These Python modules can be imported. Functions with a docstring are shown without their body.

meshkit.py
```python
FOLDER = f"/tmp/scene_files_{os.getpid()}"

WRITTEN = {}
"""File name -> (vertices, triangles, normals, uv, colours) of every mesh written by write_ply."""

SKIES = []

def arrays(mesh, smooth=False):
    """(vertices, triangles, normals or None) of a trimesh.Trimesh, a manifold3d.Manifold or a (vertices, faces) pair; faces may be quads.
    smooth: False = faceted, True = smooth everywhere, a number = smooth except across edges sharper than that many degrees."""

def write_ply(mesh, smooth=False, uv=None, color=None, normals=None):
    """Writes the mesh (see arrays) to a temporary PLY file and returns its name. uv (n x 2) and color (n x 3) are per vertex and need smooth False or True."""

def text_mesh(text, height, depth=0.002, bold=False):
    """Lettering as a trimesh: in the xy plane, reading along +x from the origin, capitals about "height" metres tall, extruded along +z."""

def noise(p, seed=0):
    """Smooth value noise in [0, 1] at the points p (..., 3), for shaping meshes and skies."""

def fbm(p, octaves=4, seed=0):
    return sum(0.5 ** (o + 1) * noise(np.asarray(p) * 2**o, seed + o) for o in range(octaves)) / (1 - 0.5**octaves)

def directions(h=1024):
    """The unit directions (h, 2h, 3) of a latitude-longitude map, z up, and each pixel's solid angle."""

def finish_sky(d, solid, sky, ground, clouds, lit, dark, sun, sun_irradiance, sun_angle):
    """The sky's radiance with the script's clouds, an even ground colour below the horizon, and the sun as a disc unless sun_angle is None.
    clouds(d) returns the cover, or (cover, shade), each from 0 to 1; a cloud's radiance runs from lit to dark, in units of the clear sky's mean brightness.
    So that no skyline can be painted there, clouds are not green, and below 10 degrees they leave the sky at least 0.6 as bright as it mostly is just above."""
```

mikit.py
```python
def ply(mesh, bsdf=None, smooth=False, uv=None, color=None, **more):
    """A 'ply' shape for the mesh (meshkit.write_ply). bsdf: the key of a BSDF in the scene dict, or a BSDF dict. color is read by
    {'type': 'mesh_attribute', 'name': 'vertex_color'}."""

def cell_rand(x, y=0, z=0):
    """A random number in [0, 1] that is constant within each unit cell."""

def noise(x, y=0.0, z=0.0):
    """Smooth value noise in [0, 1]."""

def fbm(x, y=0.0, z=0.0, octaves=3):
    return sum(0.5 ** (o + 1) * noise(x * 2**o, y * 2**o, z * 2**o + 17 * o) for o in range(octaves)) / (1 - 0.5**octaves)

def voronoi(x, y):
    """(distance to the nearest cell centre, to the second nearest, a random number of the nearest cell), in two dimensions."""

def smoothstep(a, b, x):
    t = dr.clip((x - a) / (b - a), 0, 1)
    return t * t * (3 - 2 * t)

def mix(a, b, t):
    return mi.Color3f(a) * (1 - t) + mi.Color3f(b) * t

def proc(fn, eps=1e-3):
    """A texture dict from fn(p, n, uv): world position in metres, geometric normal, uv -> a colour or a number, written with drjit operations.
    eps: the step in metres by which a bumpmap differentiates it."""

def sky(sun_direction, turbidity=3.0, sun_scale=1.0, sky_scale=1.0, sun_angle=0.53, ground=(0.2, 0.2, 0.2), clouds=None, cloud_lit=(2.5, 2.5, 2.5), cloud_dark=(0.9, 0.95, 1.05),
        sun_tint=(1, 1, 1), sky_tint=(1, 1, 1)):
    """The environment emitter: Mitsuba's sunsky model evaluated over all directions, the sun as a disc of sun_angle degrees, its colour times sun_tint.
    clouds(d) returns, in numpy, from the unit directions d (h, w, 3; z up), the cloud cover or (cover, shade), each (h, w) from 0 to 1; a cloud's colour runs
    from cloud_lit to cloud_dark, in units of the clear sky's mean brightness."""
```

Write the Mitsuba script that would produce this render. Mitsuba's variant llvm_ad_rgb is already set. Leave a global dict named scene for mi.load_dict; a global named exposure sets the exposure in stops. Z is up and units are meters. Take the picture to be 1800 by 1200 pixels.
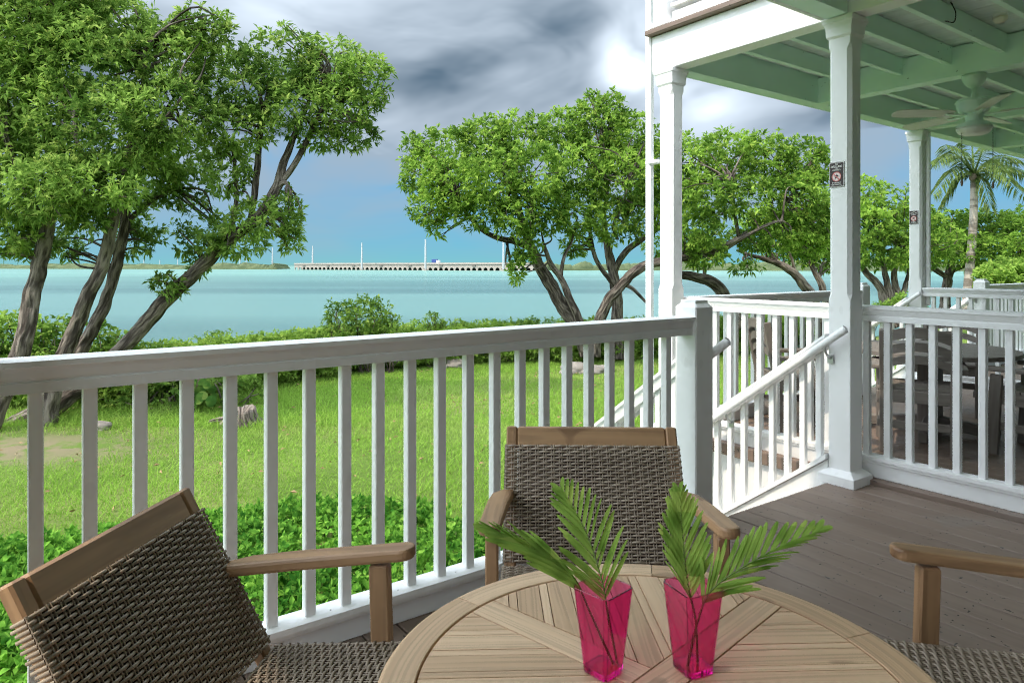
import math, numpy as np, trimesh, mitsuba as mi, drjit as dr, mikit, meshkit
from shapely.geometry import Polygon
from mikit import proc, noise, fbm, cell_rand, smoothstep, mix

T = mi.ScalarTransform4f
scene, labels = {}, {}
# ------------------------------------------------------------------ camera, sky, exposure
# world: x right, y ahead of the viewer, z up, metres; the boards of the deck lie at z = 0
H, FOCAL, HOR = 1.35, 1215.0 / 1800.0, 467.0
scene['camera'] = {'type': 'perspective', 'fov': math.degrees(2 * math.atan(0.5 / FOCAL)), 'fov_axis': 'x',
                   'principal_point_offset_x': 0.0, 'principal_point_offset_y': (600.0 - HOR) / 1200.0,
                   'near_clip': 0.05, 'far_clip': 20000.0,
                   'to_world': T().look_at(origin=[0, 0, H], target=[0, 1, H], up=[0, 0, 1])}
exposure = 5.0
A, B = np.array([.8103, .586, 0]), np.array([-.586, .8103, 0])      # the two directions of the building
SUN = -A - 0.025 * B
SUN = SUN / np.linalg.norm(SUN) * math.cos(math.radians(50)) + np.array([0, 0, math.sin(math.radians(50))])


def clouds(d):
    x, y, z = d[..., 0], d[..., 1], d[..., 2]
    q = d * np.array([1.0, 1.0, 1.7])
    w = .35 * (meshkit.fbm(q * 4 + 20, 3, 2)[..., None] - .5)
    n1 = meshkit.fbm((q + w) * 2.6 + 3.1, 6, 5)
    n2 = meshkit.fbm((q + w) * 6.0 + 9.0, 5, 8)
    el = np.degrees(np.arcsin(np.clip(z, -1, 1)))
    az = np.degrees(np.arctan2(x, y))
    s = np.clip((n1 - .33) / .30, 0, 1)
    n3 = meshkit.fbm((q + w) * 15 + 4.0, 4, 15)
    dark = 0.50 + 0.36 * s + .75 * (n2 - .5) + .25 * (n3 - .5)
    dark -= .22 * np.clip((el - 14) / 14, 0, 1)
    dark = .695 + .30 * np.clip(dark, 0, 1.15) - .036 * np.clip((el - 14) / 11, 0, 1) + .03 * np.exp(-((el - 11) / 7) ** 2)
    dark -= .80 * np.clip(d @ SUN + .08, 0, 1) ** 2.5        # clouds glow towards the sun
    for a0, e0, ra, re, k in ((9.8, 15.0, 2.3, 2.8, .60), (15.5, 13.0, 4.0, 2.6, .26), (24, 9.5, 4.0, 2.0, .06), (-12, 21, 9, 5, .035)):
        g = np.exp(-((az - a0) / ra) ** 2 - ((el - e0) / re) ** 2)
        dark -= k * g * np.clip((n2 - .33) * 3.5, 0, 1)
    low = np.clip(1 - el / 11.5, 0, 1)
    cover = np.clip(1.0 - .97 * low ** .9, 0, 1)
    return cover, np.clip(dark, 0, 1)


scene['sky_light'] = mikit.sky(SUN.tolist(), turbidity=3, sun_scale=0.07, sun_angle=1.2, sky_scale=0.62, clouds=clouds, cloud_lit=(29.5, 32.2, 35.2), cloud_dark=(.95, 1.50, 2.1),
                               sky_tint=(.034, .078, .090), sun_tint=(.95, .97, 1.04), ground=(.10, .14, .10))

# ------------------------------------------------------------------ materials


def two(b):
    return {'type': 'twosided', 'bsdf': b}


def princ(color, rough=.5, spec=.5, bump=None, scale=1.0, **k):
    b = {'type': 'principled', 'base_color': color if isinstance(color, dict) else {'type': 'rgb', 'value': list(color)}, 'roughness': rough, 'specular': spec, **k}
    if bump:
        b = {'type': 'bumpmap', 'arbitrary': bump, 'scale': scale, 'bsdf': b}
    return two(b)


def white_fn(p, n, uv):
    d = smoothstep(.60, .95, fbm(p.x * 5, p.y * 5, p.z * 2.2, 4))
    e = smoothstep(.70, .80, noise(p.x * 34, p.y * 34, p.z * 13)) * smoothstep(.5, .7, noise(p.x * 3 + 7, p.y * 3, p.z * 3))
    w = .93 + .07 * noise(p.x * 2.1, p.y * 2.1, p.z * 1.1 + 4)
    return mix(mix((.81, .815, .81), (.68, .685, .67), .5 * d), (.40, .39, .36), .10 * e) * w


def white_bump(p, n, uv):
    return fbm(p.x * 60, p.y * 60, p.z * 25, 3) * .0011


def green_fn(p, n, uv):
    d = fbm(p.x * 3, p.y * 3, p.z * 5, 4)
    s = smoothstep(.90, .93, noise(p.x * 31, p.y * 31, p.z * 41)) * smoothstep(.55, .65, noise(p.x * 4, p.y * 4, p.z * 4))
    return mix(mix((.58, .77, .70), (.70, .86, .80), d), (.08, .09, .08), s * .8)


def plank_fn(p, n, uv):
    d = fbm(uv.x * 3, uv.y * 40, 0, 3)
    t = cell_rand(dr.floor(uv.y / 10))
    return mix((.55, .62, .59), (.72, .77, .75), .6 * d + .4 * t)


def wood(dark, light, gu=2.0, gv=60.0, tone=.55):
    def fn(p, n, uv):
        t = cell_rand(dr.floor(uv.y / 10 + .5), 3)
        wob = noise(uv.x * 3.1, uv.y * 9) * .02
        g = fbm(uv.x * gu, (uv.y + wob) * gv, 0, 4)
        s = smoothstep(.50, .80, noise(uv.x * gu * 2, (uv.y + wob) * gv * 3.3, 5))
        k = smoothstep(.86, .93, noise(uv.x * 9, uv.y * 21, 2))
        return mix(mix(dark, light, dr.clip(tone * t + (1.1 - tone) * g, 0, 1)) * (1 - .17 * s), (dark[0] * .45, dark[1] * .4, dark[2] * .4), .5 * k)
    return fn


def grain_bump(p, n, uv):
    return noise(uv.x * 6, uv.y * 260) * .0004


def deck_fn(p, n, uv):
    t = cell_rand(dr.floor(uv.y / 10 + .5), 9)
    g = fbm(uv.x * 2, uv.y * 55, 0, 3)
    w = smoothstep(.6, .9, fbm(p.x * 3, p.y * 3, 1, 4))
    c = mix((.15, .105, .080), (.215, .158, .123), .45 * t + .55 * g)
    spot = smoothstep(.93, .96, noise(uv.x * 61, uv.y * 61, 8))
    return mix(mix(c, (.20, .175, .155), .45 * w), (.02, .017, .015), .85 * spot)


def deck_rough(p, n, uv):
    return .36 + .3 * fbm(p.x * 4, p.y * 4, 0, 3)


def bark_fn(p, n, uv):
    g = fbm(uv.x * 42 + 2 * noise(uv.y * 5, uv.x * 9), uv.y * 7, 0, 4)
    m = noise(p.x * 2, p.y * 2, p.z * 2)
    return mix((.045, .036, .03), (.27, .232, .195), smoothstep(.30, .78, .75 * g + .25 * m))


def bark_bump(p, n, uv):
    return (fbm(uv.x * 42 + 2 * noise(uv.y * 5, uv.x * 9), uv.y * 7, 0, 3)) * .03


def leaf_bsdf(dark, light, trans=.8, rough=.42, fine=14.0):
    def fn(p, n, uv):
        t = .55 * noise(p.x * fine, p.y * fine, p.z * fine) + .45 * noise(p.x * 1.7, p.y * 1.7, p.z * 1.7)
        c = mix(dark, light, smoothstep(.25, .78, t))
        o = cell_rand(p.x * fine * .8, p.y * fine * .8, p.z * fine * .8)
        return mix(c, (light[0] * 1.5, light[1] * 1.22, light[2] * 1.5), .7 * smoothstep(.80, .97, o))
    return {'type': 'principledthin', 'base_color': proc(fn), 'roughness': rough, 'diff_trans': trans, 'eta': 1.45}


def lawn_fn(p, n, uv):
    t = fbm(p.x * .8, p.y * .8, 0, 4)
    dry = smoothstep(.52, .74, fbm(p.x * .55 + 3, p.y * .55, 2, 4))
    bare = dr.exp(-(dr.square((p.x + 5.6) / 1.5) + dr.square((p.y - 7.9) / .8)))
    c = mix(mix((.06, .105, .02), (.12, .18, .04), t), (.21, .20, .085),   .4 * dry)
    return mix(c, (.18, .145, .10), dr.clip(bare * .9 * smoothstep(.3, .6, fbm(p.x * 6, p.y * 6, 0, 4)), 0, 1))


def grass_fn(p, n, uv):
    t = fbm(p.x * .9, p.y * .9, 3, 4)
    s = noise(p.x * 40, p.y * 40)
    dry = smoothstep(.50, .75, fbm(p.x * .7 + 9, p.y * .7, 2, 4))
    return mix(mix((.17, .31, .04), (.40, .64, .12), .5 * t + .5 * s), (.58, .58, .26), .4 * dry * s)


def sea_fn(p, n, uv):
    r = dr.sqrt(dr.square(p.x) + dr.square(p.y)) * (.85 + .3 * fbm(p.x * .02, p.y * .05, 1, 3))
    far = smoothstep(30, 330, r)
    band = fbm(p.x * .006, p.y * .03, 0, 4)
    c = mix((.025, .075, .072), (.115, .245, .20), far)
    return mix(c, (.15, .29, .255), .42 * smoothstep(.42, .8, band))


def sea_bump(p, n, uv):
    k = 1 / (1 + (dr.square(p.x) + dr.square(p.y)) / 2500)
    return (fbm(p.x * 1.1, p.y * 2.0, 0, 4) * .16 + fbm(p.x * .25, p.y * .5, 3, 2) * .25) * k


def wicker_fn(p, n, uv):
    t = cell_rand(dr.floor(uv.y))
    return mix((.19, .145, .105), (.40, .325, .25), .5 * t + .5 * noise(uv.x * 40, uv.y * 3))


def lumber_fn(p, n, uv):
    return mix((.14, .122, .106), (.23, .205, .18), fbm(uv.x * 4, uv.y * 50, 0, 3))


def stone_fn(p, n, uv):
    return mix((.27, .24, .21), (.40, .36, .32), fbm(p.x * .9, p.y * .9, p.z * .9, 3))


def rock_fn(p, n, uv):
    return mix((.12, .105, .09), (.36, .33, .295), fbm(p.x * 7, p.y * 7, p.z * 7, 4))


def far_fn(p, n, uv):
    return mix((.045, .07, .035), (.12, .145, .075), fbm(p.x * .12, p.y * .12, p.z * .5, 3))


MATS = {
    'white_paint': princ(proc(white_fn), .45, .5, proc(white_bump, 2e-3)),
    'green_paint': princ(proc(green_fn), .5, .5, proc(white_bump, 2e-3)),
    'ceiling_paint': princ(proc(plank_fn), .5),
    'deck_paint': princ(proc(deck_fn), proc(deck_rough), .55, proc(grain_bump, 8e-4), 2.0),
    'teak_table': princ(proc(wood((.47, .295, .165), (.76, .54, .345), 1.5, 95, .65)), .5, .5, proc(grain_bump, 8e-4)),
    'teak_chair': princ(proc(wood((.22, .115, .055), (.48, .295, .16), 2.0, 38, .4)), .45, .5, proc(grain_bump, 8e-4)),
    'wicker': princ(proc(wicker_fn), .38, .5),
    'unseen_wall_dark': princ((.06, .06, .058), .7, .3),  # kept dark to cut bounce light; the wall is out of view
    'gap_shade': princ((.035, .027, .022), .8, .2),  # dark fill that puts shade into the weave gaps
    'lumber': princ(proc(lumber_fn), .55, .4),
    'bark': princ(proc(bark_fn), .9, .2, proc(bark_bump, 4e-3)),
    'palm_bark': princ(proc(lambda p, n, uv: mix((.20, .17, .14), (.46, .41, .35), smoothstep(.25, .6, noise(uv.y * 9, 1) * .6 + .4 * noise(uv.x * 9, uv.y * 30)))), .9, .2),
    'twig': princ((.22, .17, .13), .9, .2),
    'leaf_left': leaf_bsdf((.085, .175, .03), (.36, .55, .12), 1.0),
    'leaf_middle': leaf_bsdf((.09, .195, .028), (.37, .58, .10), 1.0),
    'leaf_hedge': leaf_bsdf((.09, .19, .03), (.36, .55, .11), .95),
    'leaf_far': leaf_bsdf((.075, .17, .025), (.30, .50, .08), .95),
    'leaf_cover': leaf_bsdf((.045, .17, .022), (.27, .56, .08), .95, .28, 30.0),
    'leaf_grape': leaf_bsdf((.06, .15, .03), (.18, .30, .06), .7),
    'leaf_palm': leaf_bsdf((.06, .11, .03), (.17, .25, .07), .7),
    'leaf_frond': leaf_bsdf((.13, .26, .035), (.37, .55, .12), .9, .3, 40.0),
    'dry_leaf': princ((.30, .21, .11), .7, .2),
    'rachis': princ((.14, .22, .04), .4),
    'lawn': princ(proc(lawn_fn), .95, .1),
    'grass': {'type': 'principledthin', 'base_color': proc(grass_fn), 'roughness': .6, 'diff_trans': .8, 'eta': 1.4},
    'sand': princ((.30, .26, .19), .95, .1),
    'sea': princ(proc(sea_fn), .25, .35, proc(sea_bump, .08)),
    'stone': princ(proc(stone_fn), .9, .2),
    'dark_void': princ((.05, .06, .05), .9, .1),  # dark stand-in for shade in the bridge arches and under the decks
    'far_green': princ(proc(far_fn), .95, .1),
    'rock': princ(proc(rock_fn), .9, .2),
    'pole': princ((.42, .44, .45), .7),
    'nail': princ((.03, .026, .022), .6),
    'nail_pale': princ((.34, .33, .31), .6),
    'blue': princ((.03, .06, .22), .5),
    'metal': princ((.55, .55, .56), .35, .5, metallic=.9),
    'black': princ((.02, .02, .02), .5),
    'sign_face': princ((.030, .018, .016), .5),
    'sign_pink': princ((.72, .58, .55), .5),
    'sign_red': princ((.50, .10, .09), .5),
    'frost': princ((.75, .74, .70), .35),
    'fan_green': princ((.62, .75, .68), .35),
    'fan_blade': princ(proc(lambda p, n, uv: mix((.50, .52, .44), (.66, .66, .58), fbm(uv.x * 5, uv.y * 80, 0, 3))), .45),
    'lamp_glow': two({'type': 'diffuse', 'reflectance': {'type': 'rgb', 'value': [.8, .75, .65]}}),
    'pink': {'type': 'dielectric', 'int_ior': 1.45, 'specular_transmittance': {'type': 'rgb', 'value': [.98, .47, .75]}},
    'pink_base': {'type': 'thindielectric', 'int_ior': 1.25, 'specular_transmittance': {'type': 'rgb', 'value': [.98, .30, .86]}},
}
scene.update({'mat_' + k: m for k, m in MATS.items()})

# ------------------------------------------------------------------ helpers
ROT = np.stack([A, B, np.array([0, 0, 1.0])], 1)          # building (a, b, z) -> world


def I(m):
    return m


def bld(v):
    return np.asarray(v) @ ROT.T


def key_for(name):
    k, i = name, 0
    while k in scene or k in labels or any(False for _ in ()):
        i += 1
        k = f'{name}_{i:03d}'
    return k


USED = {}


def numbered(name):
    i = USED.get(name, -1) + 1
    USED[name] = i
    return name if i == 0 else f'{name}_{i:03d}'


def thing(name, label, cat, group=None):
    k = numbered(name)
    labels[k] = {'label': label, 'category': cat}
    if group:
        labels[k]['group'] = group
    return k


def put(parent, name, vf, mat, smooth=False, uv=None, label=None, kind=None):
    """one entry of the scene: a part of its parent, or (parent None) the thing / structure itself"""
    k = numbered(name if parent is None else parent + '__' + name)
    if isinstance(vf, tuple) and len(vf) == 3:
        vf, uv = (vf[0], vf[1]), vf[2]
    if uv is None:
        v = np.asarray(vf[0] if isinstance(vf, tuple) else vf.vertices)
        if smooth in (False, True):
            uv = np.stack([v[:, 0] + v[:, 1] * .3, v[:, 2] + v[:, 1] * .7], 1)
    scene[k] = mikit.ply(vf, 'mat_' + mat, smooth=smooth, uv=uv)
    if label or kind:
        labels[k] = {x: y for x, y in (('label', label), ('kind', kind)) if y}
    return k


def structure(name, vf, mat, smooth=False, label=None):
    k = put(None, name, vf, mat, smooth)
    labels[k] = {'kind': 'structure'}
    if label:
        labels[k]['label'] = label
    return k


def join(parts):
    v, f, u, o = [], [], [], 0
    for p in parts:
        v.append(p[0]); f.append(np.asarray(p[1]) + o); o += len(p[0])
        u.append(p[2] if len(p) > 2 else np.zeros((len(p[0]), 2)))
    return np.vstack(v), np.vstack(f), np.vstack(u)


rs = np.random.RandomState(7)


def loft(rings, cap=True):
    """rings (k, m, 3): closed cross-sections, joined and capped"""
    r = np.asarray(rings, float)
    k, m = r.shape[:2]
    i, j = np.meshgrid(np.arange(k - 1), np.arange(m), indexing='ij')
    a, b, c, d = i * m + j, i * m + (j + 1) % m, (i + 1) * m + (j + 1) % m, (i + 1) * m + j
    f = np.concatenate([np.stack([a, b, c], -1).reshape(-1, 3), np.stack([a, c, d], -1).reshape(-1, 3)])
    if cap:
        e = np.arange(1, m - 1)
        f = np.concatenate([f, np.stack([e * 0, e + 1, e], -1), np.stack([e * 0, e, e + 1], -1) + (k - 1) * m])
    return r.reshape(-1, 3), f


def cbox(size, c=.003, grain=0, at=(0, 0, 0)):
    """a box with chamfered edges, grain along one axis in its uv"""
    s = np.asarray(size, float) / 2
    c = min(c, s.min() * .45)
    sq = lambda x, y, z: [[x - c, y, z], [x, y - c, z], [x, -y + c, z], [x - c, -y, z], [-x + c, -y, z], [-x, -y + c, z], [-x, y - c, z], [-x + c, y, z]]
    r = np.array([sq(s[0] - c, s[1] - c, -s[2]), sq(s[0], s[1], -s[2] + c), sq(s[0], s[1], s[2] - c), sq(s[0] - c, s[1] - c, s[2])])[:, ::-1]
    v, f = loft(r)
    o = [i for i in range(3) if i != grain]
    uv = np.stack([v[:, grain] + rs.rand() * 9, v[:, o[0]] + v[:, o[1]] + 10 * rs.randint(1, 900)], 1)
    return v + np.asarray(at), f, uv


def xf(vfu, R=None, t=(0, 0, 0)):
    v = vfu[0] if R is None else vfu[0] @ np.asarray(R).T
    return (v + np.asarray(t),) + tuple(vfu[1:])


def b_(vfu):
    """building frame -> world"""
    return (bld(vfu[0]),) + tuple(vfu[1:])


def frame(d, up=(0, 0, 1)):
    x = np.asarray(d, float); x = x / np.linalg.norm(x)
    y = np.cross(up, x); y /= np.linalg.norm(y)
    return np.stack([x, y, np.cross(x, y)], 1)


def bar(p0, p1, w, h, c=.003, up=(0, 0, 1)):
    """a chamfered bar from p0 to p1, w wide sideways, h high"""
    p0, p1 = np.asarray(p0, float), np.asarray(p1, float)
    return xf(cbox((np.linalg.norm(p1 - p0), w, h), c), frame(p1 - p0, up), (p0 + p1) / 2)


def tube(pts, radii, sides=10, bark=0.0, seed=0, cap=True):
    p = np.asarray(pts, float)
    r = np.broadcast_to(np.asarray(radii, float), (len(p),))
    t = np.gradient(p, axis=0)
    t /= np.linalg.norm(t, axis=1, keepdims=True) + 1e-12
    u = np.zeros_like(p); w = np.zeros_like(p)
    ref = np.array([1.0, 0.2, 0.1]) if abs(t[0][0]) < .8 else np.array([0, 0, 1.0])
    for i in range(len(p)):
        ref = ref - t[i] * (ref @ t[i]); ref /= np.linalg.norm(ref)
        u[i], w[i] = ref, np.cross(t[i], ref)
    ang = np.arange(sides) * 2 * np.pi / sides
    dirs = np.cos(ang)[None, :, None] * u[:, None] + np.sin(ang)[None, :, None] * w[:, None]
    R = r[:, None] * np.ones(sides)
    fine = sides >= 24
    s = np.concatenate([[0], np.cumsum(np.linalg.norm(np.diff(p, axis=0), axis=1))])
    if bark:
        q = np.stack([np.cos(ang)[None] * 1.6 + 0 * s[:, None], np.sin(ang)[None] * 1.6 + 0 * s[:, None], s[:, None] * 1.5 + 0 * ang[None]], -1)
        R = R * (1 + bark * 2 * (meshkit.fbm(q * 2 + seed * 7.3, 3, seed) - .5))
        if fine:
            q2 = np.stack([np.cos(ang)[None] * 5.5 + 2.0 * (q[..., 2] % 50) * .12, np.sin(ang)[None] * 5.5 + 0 * s[:, None], s[:, None] * 2.2 + 0 * ang[None]], -1)
            R = R * (.93 + .20 * np.abs(2 * meshkit.fbm(q2 + seed, 3, seed + 9) - 1) ** .6)
    rings = p[:, None] + dirs * R[..., None]
    v, f = loft(rings, cap)
    uv = np.stack([np.tile(np.minimum(ang, 2 * np.pi - ang) * r.mean(), len(p)), np.repeat(s, sides)], 1)
    uv[:, 1] += seed * 3.7
    return v, f, uv


def spline(pts, n):
    """Catmull-Rom through the points, n samples a span"""
    p = np.asarray(pts, float)
    p = np.vstack([2 * p[0] - p[1], p, 2 * p[-1] - p[-2]])
    out = []
    for i in range(1, len(p) - 2):
        t = np.linspace(0, 1, n, endpoint=False)[:, None]
        a, b, c, d = p[i - 1], p[i], p[i + 1], p[i + 2]
        out.append(.5 * (2 * b + (c - a) * t + (2 * a - 5 * b + 4 * c - d) * t ** 2 + (3 * b - a - 3 * c + d) * t ** 3))
    return np.vstack(out + [p[-2:-1]])


def lathe(prof, n=28, at=(0, 0, 0)):
    a = np.arange(n) * 2 * np.pi / n
    r = np.array([[[q[0] * math.cos(x), q[0] * math.sin(x), q[1]] for x in a] for q in prof]) + np.asarray(at)
    return loft(r)


def prism(poly, depth):
    m = trimesh.creation.extrude_polygon(poly, depth, engine='earcut')
    return np.array(m.vertices), np.array(m.faces)


def at(u, v, y):
    """the point at depth y that the photograph shows at (u, v)"""
    return np.array([(u - 900.0) / 1215 * y, y, H - (v - HOR) / 1215 * y])


# ------------------------------------------------------------------ the setting: ground, shore, sea, far land
LAWN = -0.75
shore = np.array([(-60, 13), (-12, 13.5), (-7, 13.2), (-3.4, 15.4), (0, 16.8), (4, 17.5), (9, 19.5), (14, 24), (22, 30), (60, 40)], float)


def ground_mesh():
    xs = np.concatenate([np.linspace(-60, -10, 12), np.linspace(-9.5, 24, 90), np.linspace(26, 60, 10)])
    ss = np.concatenate([np.linspace(0, .93, 60), np.linspace(.945, 1, 6)])
    e = np.interp(xs, shore[:, 0], shore[:, 1])
    V = []
    for k, s in enumerate(ss):
        y = -40 + (e + 3.5 + 40) * s
        dist = e - y
        z = LAWN + .05 * (meshkit.fbm(np.stack([xs * .5, y * .5, 0 * xs], -1), 3, 4) - .5)
        z = np.where(dist < .3, LAWN - (0.3 - dist) * .45, z)
        V.append(np.stack([xs, y, z], -1))
    V = np.array(V)
    k, m = V.shape[:2]
    i, j = np.meshgrid(np.arange(k - 1), np.arange(m - 1), indexing='ij')
    q = np.stack([i * m + j, i * m + j + 1, (i + 1) * m + j + 1, (i + 1) * m + j], -1).reshape(-1, 4)
    return V.reshape(-1, 3), np.vstack([q[:, [0, 1, 2]], q[:, [0, 2, 3]]])


structure('lawn', ground_mesh(), 'lawn', True, 'sunlit green lawn between the porch and the hedge by the water')
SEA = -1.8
structure('sea', (np.array([[-9000, 12, SEA], [9000, 12, SEA], [9000, 16000, SEA], [-9000, 16000, SEA]], float), np.array([[0, 1, 2], [0, 2, 3]])), 'sea', False, 'calm turquoise sea reaching to the long bridge')


def far_land(name, pts, hmax, seed, label):
    """a low wooded shore: pts (x, y) of its near edge"""
    p = spline(np.array(pts, float), 60)
    n = meshkit.fbm(np.stack([np.arange(len(p)) * .11, np.zeros(len(p)) + seed, np.zeros(len(p))], -1), 4, seed)
    n2 = meshkit.noise(np.stack([np.arange(len(p)) * .55, np.zeros(len(p)) + seed, np.zeros(len(p))], -1), seed + 3)
    h = hmax * np.clip(.25 + 1.1 * n + .35 * n2 - .2, .12, 1.2)
    h[-9:] *= np.linspace(1, .05, 9); h[0] = .3
    V = np.concatenate([np.column_stack([p, 0 * h + SEA - .5]), np.column_stack([p + [0, 1.5], SEA + .45 * h]), np.column_stack([p + [0, 6], SEA + h]), np.column_stack([p + [0, 40], SEA + .8 * h])])
    m = len(p)
    i, j = np.meshgrid(np.arange(3), np.arange(m - 1), indexing='ij')
    q = np.stack([i * m + j, i * m + j + 1, (i + 1) * m + j + 1, (i + 1) * m + j], -1).reshape(-1, 4)
    structure(name, (V, np.vstack([q[:, [0, 1, 2]], q[:, [0, 2, 3]]])), 'far_green', True, label)


far_land('island', [(-900, 900), (-620, 760), (-470, 690), (-330, 640), (-235, 615), (-205, 600)], 5.2, 3, 'low green island on the horizon left of the bridge')
far_land('far_shore', [(2, 446), (40, 470), (110, 470), (180, 420), (300, 400), (520, 420), (800, 470)], 6.5, 9, 'dark wooded far shore behind the right hand trees')

# the long bridge on the water, nearer at its right end
br = thing('bridge', 'long low stone arch bridge across the water on the horizon', 'bridge')
P0, P1 = np.array([-176.0, 560]), np.array([18.0, 427.6])
LB = np.linalg.norm(P1 - P0); eb = (P1 - P0) / LB; nb = np.array([-eb[1], eb[0]])
bm = lambda v: np.column_stack([P0 + v[:, :1] * eb + v[:, 2:] * nb, SEA + v[:, 1]])
N_ARCH = int(LB / 4.75)
wall = Polygon([(0, -.6), (LB, -.6), (LB, 4.1), (0, 4.1)])
holes = []
for k in range(N_ARCH):
    s = (k + .5) * 4.75
    holes.append(Polygon([(s + 1.75 * math.cos(t), .25 + 1.75 * max(0, math.sin(t))) for t in np.linspace(0, math.pi, 9)] + [(s - 1.75, -.3), (s + 1.75, -.3)]))
from shapely import union_all
bw = wall.difference(union_all(holes))
v, f = prism(bw, .6); put(br, 'arch_wall', (bm(v - [0, 0, .3]), f), 'stone')
v, f = prism(wall.buffer(-.05), .2); put(br, 'arch_shade_sheet', (bm(v + [0, 0, 6]), f), 'dark_void')  # solid dark sheet behind the arches, in place of their shade
v, f, _ = cbox((LB, .45, 8.4), .02, at=(LB / 2, 4.3, 3.2)); put(br, 'roadway', (bm(v), f), 'stone')
v, f, _ = cbox((LB, .75, .3), .02, at=(LB / 2, 4.9, -.7)); put(br, 'parapet', (bm(v), f), 'stone')
for k in range(2, 45, 6):
    v, f, _ = cbox((3.2, .55, .9), .05, at=(k * 4.75 + 2.4, 3.25, -.75)); put(br, 'ledge', (bm(v), f), 'rock')
tr = thing('truck', 'tiny blue and white truck driving along the bridge', 'truck')
s0 = 148.0
put(tr, 'cargo_box', (lambda q: (bm(q[0]), q[1]))(cbox((3.9, 2.6, 2.4), .05, at=(s0, 6.4, .8))), 'blue')
put(tr, 'cab', (lambda q: (bm(q[0]), q[1]))(cbox((1.9, 1.9, 2.3), .1, at=(s0 + 3.1, 6.0, .8))), 'white_paint')
put(tr, 'wheel', (lambda q: (bm(q[0]), q[1]))(cbox((.9, .9, 2.2), .2, at=(s0 - 1, 4.9, .8))), 'black')
put(tr, 'wheel', (lambda q: (bm(q[0]), q[1]))(cbox((.9, .9, 2.2), .2, at=(s0 + 2.6, 4.9, .8))), 'black')
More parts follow.
